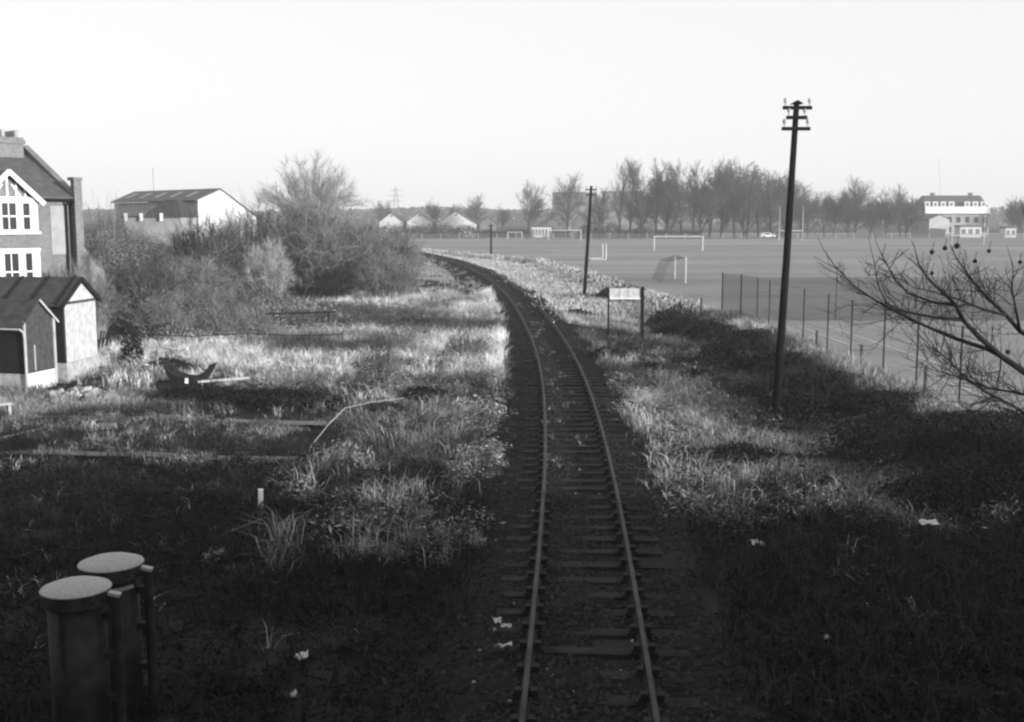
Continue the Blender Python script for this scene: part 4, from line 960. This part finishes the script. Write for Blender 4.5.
# tall pale tree in the thicket
e = empty('bare_tree', (-16.2, 91, th(-16.2, 91)), .6, 'tall pale leafless tree with fanned rounded crown rising from the thicket', 'tree')
rr_ = random.Random(5); tk = [(0, 0, -.3, .1, .05, 2.6, .34, .28)]
for k in range(11):
    a = k * 2.4; q = .5 + 2.6 * math.sqrt((k + .5) / 11); p = Vector((.1, .05, 2.2 + .3 * rr_.random())); zt = 10.6 * (1 - .32 * (q / 4.2) ** 2); rd = .15
    for j in range(5):
        t = (j + 1) / 5; n_ = Vector((math.cos(a) * q * t ** .8 + rr_.gauss(0, .12), math.sin(a) * q * t ** .8 + rr_.gauss(0, .12), 2.3 + (zt - 2.3) * t)); tk.append((*p, *n_, rd, rd * .68)); p = n_; rd *= .68
link_mesh('trunk', segs_mesh('trunk', tk, 7), M_TWIG_PALE, e)
link_mesh('crown', bush_mesh('crown', 4.5, 6.6, 401, 130, 120, .019, 1.2, .08, 4.6, .62), M_TWIG_PALE, e)

# ------------------------------------------------------------------ near tree reaching in from the right
def near_tree():
    rr = random.Random(77); Yt = 15.0
    tx = 7.9; zg = th(tx, Yt)
    e = empty('seedball_tree', (tx, Yt, zg), 0, 'leafless dark tree with round seed balls reaching in from the right edge', 'tree')
    org = np.array([tx, Yt, zg])
    trunk = [np.array([tx, Yt, zg - .3]), np.array([tx - .08, Yt + .02, zg + .9]), np.array([tx - .15, Yt, 2.0]), np.array([tx - .1, Yt + .1, 3.2]), np.array([tx + .15, Yt + .1, 4.2]), np.array([tx + .3, Yt + .2, 5.0])]
    MB().tube([tuple(p - org) for p in trunk], [.16, .14, .12, .09, .06, .02], 12).build('trunk', M_BARK_DARK, e, smooth=True)
    P = lambda l: [at_y(a, b, Yt + c) for a, b, c in l]
    limbs = [
        ([trunk[2]] + P([(1040, 384, 0), (1023, 371, -.1), (1001, 356, -.1), (978, 336, -.2), (963, 320, -.2), (955, 304, -.3), (940, 290, -.3), (927, 278, -.4), (918, 262, -.5), (914, 245, -.5)]), .05, .010),
        ([trunk[3]] + P([(1035, 340, .2), (1020, 331, .3), (1006, 315, .3), (990, 300, .4), (976, 285, .4), (966, 272, .5), (958, 260, .5), (950, 246, .5)]), .04, .012),
        ([at_y(1001, 356, Yt - .1)] + P([(990, 350, 0), (957, 339, .2), (935, 330, .3), (919, 323, .3), (889, 308, .4), (870, 297, .4), (853, 285, .5), (834, 265, .5), (824, 250, .5), (815, 233, .6)]), .03, .005),
        ([at_y(963, 320, Yt - .2)] + P([(935, 317.5, -.3), (912, 313, -.4), (897, 309, -.4), (886, 303, -.5), (878, 285, -.5), (874, 262, -.6), (868, 236, -.6)]), .022, .005),
        ([at_y(955, 304, Yt - .3)] + P([(935, 303, 0), (908, 293, .2), (895, 280, .2), (886, 262, .3), (877, 245, .3), (874, 232, .3)]), .018, .004),
        ([at_y(1006, 315, Yt + .3)] + P([(985, 310, .1), (960, 300, 0), (935, 292, -.2), (915, 288, -.3), (890, 274, -.3)]), .02, .004),
        ([trunk[1]] + P([(1040, 402, .2), (1023, 394, .2), (990, 388, .3), (960, 378, .3), (933, 370, .4)]), .028, .005),
        ([trunk[1]] + P([(1035, 420, -.2), (1010, 404, -.3), (985, 392, -.4), (962, 375, -.4), (948, 360, -.5), (930, 345, -.5)]), .024, .005),
        ([at_y(1001, 356, Yt - .1)] + P([(1000, 372, -.2), (994, 392, -.3), (990, 410, -.3)]), .012, .005),
        ([at_y(1020, 331, Yt + .3)] + P([(1016, 310, 0), (1012, 290, -.1), (1013, 268, -.1), (1007, 245, -.2)]), .02, .004),
        ([trunk[3], np.array([8.8, 15.2, 4.0]), np.array([9.6, 15.6, 5.0]), np.array([10.2, 16, 6.0])], .05, .01),
        ([trunk[2], np.array([8.9, 14.4, 2.9]), np.array([9.8, 14.0, 3.9]), np.array([10.6, 13.7, 4.6])], .05, .01),
        ([trunk[3], np.array([8.0, 16, 4.2]), np.array([7.9, 17, 5.0]), np.array([8.1, 18, 5.8])], .04, .01),
        ([trunk[3], np.array([8.2, 14, 4.1]), np.array([8.3, 13, 4.8]), np.array([8.4, 12.2, 5.6])], .04, .01)]
    tw = []
    for pts, ra, rb in limbs:
        pts = [Vector(p - org) for p in pts]; n = len(pts)
        MB().tube(pts, [1.15 * (ra + (rb * .4 - ra) * (i / (n - 1)) ** .85) for i in range(n)], 8).build('limb', M_BARK_DARK, e, smooth=True)
        L = sum((pts[i + 1] - pts[i]).length for i in range(n - 1))
        def twig(p, d, l, r, lev):
            q = p.copy()
            for i in range(4):
                d = (d + Vector((rr.gauss(0, .16), rr.gauss(0, .16), rr.gauss(0, .16) + .07))).normalized(); q2 = q + d * l / 4
                if q2.z + org[2] > 5.3 - .5 * rr.random(): break
                tw.append((*q, *q2, r * (1 - .2 * i), r * (.8 - .2 * i) + .001)); q = q2
                if lev < 2 and rr.random() < .65:
                    dd = (d + Vector((rr.gauss(0, .6), rr.gauss(0, .6), rr.gauss(0, .5) + .1))).normalized(); twig(q, dd, l * rr.uniform(.35, .65), r * .6, lev + 1)
        for k in range(int(L * 8) + 5):
            t = (.15 + .85 * rr.random()) * (n - 1); i = min(int(t), n - 2); p = pts[i].lerp(pts[i + 1], t - i); d = (pts[i + 1] - pts[i]).normalized()
            twig(p, (d * .7 + Vector((rr.gauss(0, .55), rr.gauss(0, .55), rr.gauss(.15, .5)))).normalized(), rr.uniform(.25, .85), .0062, 0)
    o = link_mesh('twigs', segs_mesh('twigs', tw, 3), M_BARK_DARK, e)
    for px, py, dy, r in [(932, 252, -.45, .055), (945, 248, .45, .06), (957, 246, .5, .07), (932, 273, -.4, .045), (975, 261, .3, .055), (989, 251, .1, .05), (1008, 352, 0, .06), (1020, 262, -.1, .05)]:
        p = at_y(px, py, Yt + dy) - org
        r *= .55; m = MB(); nz = 7
        m.tube([(p[0], p[1], p[2] + r * math.cos(math.pi * i / nz) * (1 + .1 * rr.random())) for i in range(nz + 1)], [max(r * math.sin(math.pi * i / nz), .004) * rr.uniform(.85, 1.15) for i in range(nz + 1)], 9)
        m.tube([(p[0], p[1], p[2] + r * .9), (p[0] + .02, p[1], p[2] + r + .1)], .004, 4)
        m.build('seed_ball', M_BARK_DARK, e)
near_tree()
# unseen hedges added to shape the foreground shade, right of and behind the camera
for i, (x, y, r, h, z, lab) in enumerate([(14, 3.4, 3.2, 1.5, 3.6, 'evergreen hedge added for shade on the road bank close to the bridge'), (20, 3.4, 3.4, 1.7, 3.6, 'second evergreen hedge added for shade along from the bridge on the road bank'), (26, 3.4, 3.4, 1.5, 3.6, 'third evergreen hedge added for shade along from the bridge on the road bank'),
                                    (32, 3.4, 3.2, 1.4, 3.6, 'farthest evergreen hedge added for shade from the bridge on the road bank'), (21, 16, 3.0, 3.0, 0, 'evergreen thicket added for shade beside the near corner of the court'), (26, 14, 3.2, 3.4, 0, 'tall evergreen thicket added for shade at the foot of the road bank'), (18, 20.5, 2.6, 2.0, 0, 'low evergreen thicket added for shade nearest the seed-ball tree'), (31, 15.5, 3.0, 3.0, 0, 'evergreen thicket added for shade farthest right below the road bank')]):
    o = link_mesh('evergreen_hedge', leaf_mound('h', r * 1.2, r * .6, h, 5000, .1, 820 + i, 10), M_EVERGREEN); o.location = (x, y, z - (.2 if z else .3)); tag(o, lab, 'hedge')

# ------------------------------------------------------------------ far: warehouse
ZW = -.5
A = Vector((-36.1, 130, ZW)); gd = Vector((.72, .69, 0))
we = empty('warehouse', A, math.atan2(gd.y, gd.x), 'warehouse with blank white gable end and dark skylit roof', 'warehouse')
# local x along the gable to the right, local y back along the building
gp = [(0, 0), (7.6, 0), (7.6, 6.1), (2.9, 9.3), (0, 8.1)]
MB().prism(gp, 0, .3).build('gable_wall', M_SHEET, we)
MB().box(0.02, .3, .301, 22, 0, 7.95).build('side_wall', mat('grey_cladding', .3, var=.15, scale=.4), we)
MB().add([(-.4, -.15, 7.98), (-.4, 22.2, 7.98), (2.9, 22.2, 9.38), (2.9, -.15, 9.38), (8, -.15, 5.9), (8, 22.2, 5.9), (-.4, -.15, 8.1), (-.4, 22.2, 8.1), (2.9, 22.2, 9.5), (2.9, -.15, 9.5), (8, -.15, 6.02), (8, 22.2, 6.02)],
         [(6, 9, 8, 7), (9, 10, 11, 8), (0, 1, 2, 3), (3, 2, 5, 4), (0, 6, 7, 1), (0, 3, 9, 6), (3, 4, 10, 9), (4, 5, 11, 10)]).build('roof', M_SLATE, we)
m = MB()
for q in (3, 7, 11, 15, 19):
    m.add([(.5, q, 8.53), (.5, q + 1.1, 8.53), (2.0, q + 1.1, 9.17), (2.0, q, 9.17)], [(0, 3, 2, 1)])
m.build('skylight', M_PALE, we)
ax = empty('lean_to_annexe', (-36.6, 118, ZW), 0, 'low annexe with dark hipped roof and three white window panels', 'outbuilding')
MB().box(-4.2, 2.0, 0, 6, 0, 6.1).build('wall', mat('grey_wall', .26, var=.2, scale=.5), ax)
MB().add([(-2.0, -.3, 6.12), (2.2, -.3, 6.12), (2.2, 6.3, 6.12), (-2.0, 6.3, 6.12), (-.5, 2.6, 8.0), (.9, 2.6, 8.0), (.9, 4, 8.0), (-.5, 4, 8.0)], [(0, 1, 5, 4), (1, 2, 6, 5), (2, 3, 7, 6), (3, 0, 4, 7), (4, 5, 6, 7), (3, 2, 1, 0)]).build('roof', M_FELT, ax)
MB().box(-4.3, -2.05, -.2, 6.2, 6.12, 6.3).build('flat_roof', M_FELT, ax)
for q in (-3.8, -2.2, -.1): MB().box(q, q + .32, -.36, -.302, 5.75, 6.55).build('window_panel', M_WHITE, ax)
MB().tube([(-47.4, 150, 0), (-47.4, 150, 12.2)], .1, 8).build('flue_mast', M_PALE); tag(bpy.data.objects['flue_mast'], 'thin pale mast rising behind the warehouse roof', 'mast')

# ------------------------------------------------------------------ far: workshops with white gables
def gabled(loc, wd, dp, eh, ah, label, rz=0, wall=M_SHEET, group=None, name='workshop', vent=True):
    e = empty(name, loc, rz, label, 'building', group)
    MB().prism([(-wd / 2, 0), (wd / 2, 0), (wd / 2, eh), (0, ah), (-wd / 2, eh)], 0, dp).build('wall', wall, e)
    ov = .4; k = (ah - eh) / (wd / 2)
    m = MB()
    m.add([(-wd / 2 - ov, -.3, eh - ov * k + .05), (0, -.3, ah + .05), (wd / 2 + ov, -.3, eh - ov * k + .05), (-wd / 2 - ov, dp + .3, eh - ov * k + .05), (0, dp + .3, ah + .05), (wd / 2 + ov, dp + .3, eh - ov * k + .05),
           (-wd / 2 - ov, -.3, eh - ov * k + .13), (0, -.3, ah + .13), (wd / 2 + ov, -.3, eh - ov * k + .13), (-wd / 2 - ov, dp + .3, eh - ov * k + .13), (0, dp + .3, ah + .13), (wd / 2 + ov, dp + .3, eh - ov * k + .13)],
          [(6, 7, 10, 9), (7, 8, 11, 10), (0, 3, 4, 1), (1, 4, 5, 2), (0, 1, 7, 6), (1, 2, 8, 7), (3, 9, 10, 4), (4, 10, 11, 5), (0, 6, 9, 3), (2, 5, 11, 8)])
    m.build('roof', M_SLATE, e)
    if vent: MB().box(-.35, .35, -.06, -.003, ah - 1.2, ah - .6).build('vent', M_GREYWALL, e)
    return e
GW = 'white gabled workshops beyond the field'
gabled((-34.8, 326, 0), 7.0, 16, 4.4, 7.0, 'leftmost white gabled workshop beyond the bend of the line', 0, M_SHEET, GW)
gabled((-26.6, 325, 0), 7.4, 16, 4.4, 7.2, 'middle white gabled workshop with dark roof on its left', 0, M_SHEET, GW)
gabled((-16.0, 324, 0), 11.0, 16, 4.1, 7.4, 'rightmost and widest white gabled workshop beyond the field', 0, M_SHEET, GW)
def block(loc, wd, dp, ht, rows, cols, label, wall=M_GREYWALL, name='flat_block', group=None, rz=0):
    e = empty(name, loc, rz, label, 'building', group)
    MB().box(-wd / 2, wd / 2, 0, dp, 0, ht).build('wall', wall, e)
    MB().box(-wd / 2 - .2, wd / 2 + .2, -.2, dp + .2, ht + .002, ht + .5).build('roof', M_SLATE, e)
    for r_ in range(rows):
        for c_ in range(cols):
            x = -wd / 2 + wd * (c_ + .5) / cols; z = ht * (r_ + .35) / rows
            MB().box(x - wd / cols * .3, x + wd / cols * .3, -.05, -.003, z, z + ht / rows * .45).build('window', M_PANES, e)
    return e
block((29, 520, 0), 20, 12, 16.8, 5, 6, 'grey flat-roofed block behind the bare tree left of the poplars', group='grey tower blocks behind the trees')
block((51.5, 520, 0), 18, 12, 17.2, 5, 6, 'grey flat-roofed block seen through the left end of the poplar row', group='grey tower blocks behind the trees')
block((73, 560, 0), 4.4, 6, 18.5, 6, 2, 'narrow grey tower glimpsed between the poplar trunks', group='grey tower blocks behind the trees')
block((8.3, 318, 0), 5.6, 3, 3.0, 1, 6, 'low pale hut with a strip of windows behind the far fence', M_RENDER, 'hut')
gabled((14.0, 350, 0), 6, 8, 4.2, 7.2, 'white house roof glimpsed left of the grey flat-roofed blocks', .2, M_RENDER, 'white houses behind the hedge', 'small_house', False)
gabled((21.0, 352, 0), 5, 8, 4.0, 7.0, 'small white house half hidden behind the dark hedge', -.3, M_RENDER, 'white houses behind the hedge', 'small_house', False)
gabled((-7.2, 335, 0), 5, 8, 4.0, 5.8, 'low pale house right of the white workshops', .1, M_RENDER, None, 'small_house', False)
gabled((112, 345, 0), 5, 7, 5.2, 8.2, 'small white gabled house peeping between dark trees', .5, M_SHEET, None, 'small_house', False)

# dormered block on the right
DB = empty('dormered_block', (135, 345, 0), R(-6), 'two-storey pale block with dark mansard roof and row of white dormers', 'building')
MB().box(-10.5, 10.5, 0, 10, 0, 7.2).build('wall', mat('mid_grey_wall', .32, var=.15, scale=.3), DB)
MB().add([(-11.2, -.5, 7.2), (11.2, -.5, 7.2), (11.2, 10.5, 7.2), (-11.2, 10.5, 7.2), (-8, 2.2, 12.4), (8, 2.2, 12.4), (8, 7.8, 12.4), (-8, 7.8, 12.4)],
         [(3, 2, 1, 0), (0, 1, 5, 4), (1, 2, 6, 5), (2, 3, 7, 6), (3, 0, 4, 7), (4, 5, 6, 7)]).build('roof', M_SLATE, DB)
MB().box(-8.8, 10.4, -1.0, -.52, 6.9, 9.0).build('balcony_front', M_WHITE, DB)
for k in range(8):
    if k == 4: continue
    x = -8.0 + k * 2.35; d = MB().box(x - .75, x + .75, -.3, 2.0, 9.05, 10.5).build('dormer', M_WHITE, DB)
    MB().box(x - .4, x + .4, -.36, -.302, 9.2, 10.2).build('window', M_GREYWALL, d)
for x in (-5.5, 5.8): MB().box(x - .6, x + .6, 4, 5, 12.41, 13.3).build('chimney', M_BRICKDK, DB)
for x in np.arange(-9, 10, 2.6): MB().box(x - .6, x + .6, -.05, -.003, 1.2, 2.9).build('window', M_GLASS, DB); MB().box(x - .6, x + .6, -.05, -.003, 4.2, 5.9).build('window', M_GLASS, DB)
gabled((125.0, 330, 0), 7, 8, 5.2, 6.4, 'pale wing in front of the dormered block at its left end', .3, mat('dull_render', .3, var=.2, scale=.6), None, 'annexe', False)
block((131, 322, 0), 6, 4, 3.0, 1, 3, 'low pale garage block before the dormered block', M_RENDER, 'garage')
block((142.5, 322, 0), 3, 4, 2.6, 1, 2, 'small pale garage right of the low garage block', M_RENDER, 'garage')
gabled((153, 325, 0), 3, 4, 3, 4.2, 'tiny pale hut right of the dormered block', 0, M_RENDER, None, 'hut', False)
MB().tube([(133.5, 350, 0), (131.5, 350, 24)], [.09, .04], 6).build('radio_mast', M_CONC); tag(bpy.data.objects['radio_mast'], 'very thin mast behind the dormered block', 'mast')

# pylon
py_ = MB(); H_ = 26; 
for s1_ in (-1, 1):
    for s2_ in (-1, 1): py_.beam((s1_ * 2.6, s2_ * 2.6, 0), (s1_ * .5, s2_ * .5, H_), .22, .22)
for k in range(8):
    z0_, z1_ = H_ * k / 8, H_ * (k + 1) / 8; w0, w1 = 2.6 - 2.1 * k / 8, 2.6 - 2.1 * (k + 1) / 8
    py_.beam((-w0, -w0, z0_), (w1, -w1, z1_), .14, .14); py_.beam((w0, -w0, z0_), (-w1, -w1, z1_), .14, .14)
pe = empty('electricity_pylon', (-78, 760, 0), 0, 'distant lattice pylon on the skyline left of centre', 'pylon')
py_.build('lattice_tower', M_GREYWALL, pe)
for z, l in ((17, 4.5), (20.5, 5), (24, 3.8)): MB().beam((-l, 0, z), (l, 0, z), .25, .3).build('crossarm', M_GREYWALL, pe)

# parked cars by the far fence
def car(loc, rz, paint, label):
    e = empty('parked_car', loc, rz, label, 'car', 'cars parked behind the far fence')
    MB().prism([(-2.0, .3), (2.0, .3), (2.05, .75), (1.0, .9), (.5, 1.4), (-1.2, 1.42), (-1.9, .92), (-2.05, .7)], -.8, .8).build('body', paint, e, .04)
    m = MB(); m.box(-1.2, .5, -.815, -.802, .95, 1.32); m.build('window', M_GLASS, e)
    for x in (-1.25, 1.25):
        for y in (-.75, .75): MB().tube([(x, y - .1, .3), (x, y + .1, .3)], .3, 12).build('wheel', M_TYRE, e)
car((69.4, 306, .2), .1, M_WHITE, 'white car parked under the trees behind the far fence')
car((73.6, 307, .2), 0, M_TAR, 'dark car parked beside the white car behind the far fence')

# ------------------------------------------------------------------ far trees
ordw = ['first', 'second', 'third', 'fourth', 'fifth', 'sixth', 'seventh', 'eighth', 'ninth', 'tenth', 'eleventh', 'twelfth', 'thirteenth', 'fourteenth', 'fifteenth', 'sixteenth']
px_row = [(618, 312, 1.02), (629, 318, .98), (640, 310, 1.0), (655, 314, 1.0), (665, 320, .97), (681, 310, 1.0), (692, 316, .97), (708, 309, .97), (720, 318, .98), (733, 312, .95), (745, 308, .93), (757, 316, .92), (770, 310, .86), (788, 314, .78)]
for i, (px, yy, s_) in enumerate(px_row):
    x = (px - 512) / 1120 * yy
    place_tree('poplar%d' % (i % 5), (x, yy, 0), '%s tall leafless poplar from the left in the row beyond the field' % ordw[i], i * 1.7, (s_ * (.72 if i < 7 else .92),) * 2 + (s_ * .86,), 'row of tall bare trees beyond the field', 'poplar_tree')
far = [('round0', 527, 305, 1.0, 'rounded bare tree by the far fence left of the distant goal'), ('round1', 568, 316, 1.12, 'broad bare tree in front of the grey flat-roofed block'),
       ('round2', 433, 400, .78, 'bare tree between two white gabled workshops'), ('round3', 383, 430, .85, 'bare tree behind the leftmost white workshop'), ('round1', 478, 385, .85, 'bare tree right of the white workshops'),
       ('round2', 502, 390, .65, 'smaller bare tree right of the white workshops near the middle'), ('round0', 800, 318, 1.0, 'bare tree behind the left rugby posts'), ('round3', 822, 330, .9, 'bare tree right of the tall telegraph pole'),
       ('round1', 852, 325, 1.08, 'tallest bare tree left of the small white gabled house'), ('round0', 898, 335, 1.0, 'bare tree left of the dormered block'), ('round3', 916, 350, .8, 'bare tree touching the dormered block'),
       ('round2', 1008, 350, .75, 'bare tree right of the dormered block'), ('round1', 600, 325, .9, 'bare tree between the two grey flat-roofed blocks'), ('round3', 455, 430, .75, 'bare tree behind the widest white workshop')]
for i, (p, px, yy, s_, lab) in enumerate(far):
    place_tree(p, ((px - 512) / 1120 * yy, yy, 0), lab, i * 2.3, (s_ * .82, s_ * .82, s_ * .82), 'bare trees beyond the field')
dn = [(700, 322), (722, 324), (742, 326), (765, 322), (783, 324), (806, 326), (832, 332), (846, 336), (868, 336), (884, 330), (903, 338), (668, 326), (640, 326), (1018, 340)]
for i, (px, yy) in enumerate(dn):
    s_ = (1.2 if 690 < px < 790 else 1.1 if px < 800 else .8) * random.uniform(.9, 1.12)
    place_tree('dense%d' % (i % 3), ((px - 512) / 1120 * yy, yy, 0), '%s dark bushy tree from the left in the belt behind the far fence' % (ordw[sorted(range(len(dn)), key=lambda k: dn[k][0]).index(i)]), i * 1.3, (s_ * 1.1, s_ * 1.1, s_), 'dark bushy trees behind the far fence', 'bushy_tree')
hd = [(388, 313, 4.5, 3.6), (407, 312, 4.5, 3.7), (427, 312, 4.5, 3.8), (447, 311, 4.5, 3.9), (467, 311, 4.5, 3.7), (590, 306, 3.2, 4.2), (612, 308, 3.6, 4.4), (638, 309, 3.4, 3.2), (665, 310, 3.4, 2.4), (690, 311, 3.2, 2.2), (487, 330, 4, 2.2), (515, 330, 4, 2.2), (548, 330, 4.5, 3)]
hord = sorted(range(len(hd)), key=lambda k: hd[k][0])
for i, (px, yy, r, h) in enumerate(hd):
    o = link_mesh('evergreen_hedge', leaf_mound('h', r * 1.3, r * .7, h, 2600, .17, 900 + i, 10), M_EVERGREEN); o.location = ((px - 512) / 1120 * yy, yy, 0)
    tag(o, '%s dark evergreen hedge clump from the left behind the far fence' % ordw[hord.index(i)], 'hedge', 'evergreen hedge clumps behind the far fence')
# a far-off wood closing the horizon
n = 60000; x = -900 + 1900 * rng.random(n); yy = 820 + 120 * rng.random(n); top = 6 + 9 * fbm(x, yy * 0, 60, 3) + 3 * fbm(x, yy * 0, 9, 8); z = top * rng.random(n) ** .8
a = rng.normal(size=(n, 3)); a /= np.linalg.norm(a, axis=1, keepdims=True); b = np.cross(a, rng.normal(size=(n, 3))); b /= np.linalg.norm(b, axis=1, keepdims=True)
P = np.stack([x, yy, z], 1); s_ = (1.0 + 1.4 * rng.random(n))[:, None]
V = np.stack([P - a * s_, P + b * s_ * .5, P + a * s_, P - b * s_ * .5], 1).reshape(-1, 3)
tag(link_mesh('distant_wood', np_mesh('distant_wood', V, (np.arange(n) * 4)[:, None] + np.arange(4)[None]), M_TWIG_DARK), kind='stuff')

# ------------------------------------------------------------------ haze
hz = bpy.data.materials.new('haze'); hz.use_nodes = True; t = hz.node_tree; t.nodes.clear()
pv = t.nodes.new('ShaderNodeVolumePrincipled'); pv.inputs['Density'].default_value = 0.00045; pv.inputs['Color'].default_value = (.95, .95, .95, 1); pv.inputs['Anisotropy'].default_value = 0.0
ou = t.nodes.new('ShaderNodeOutputMaterial'); t.links.new(pv.outputs[0], ou.inputs['Volume'])
o = MB().box(-4100, 4100, -2100, 6100, -2.0, 30).build('haze', hz); tag(o, kind='stuff')
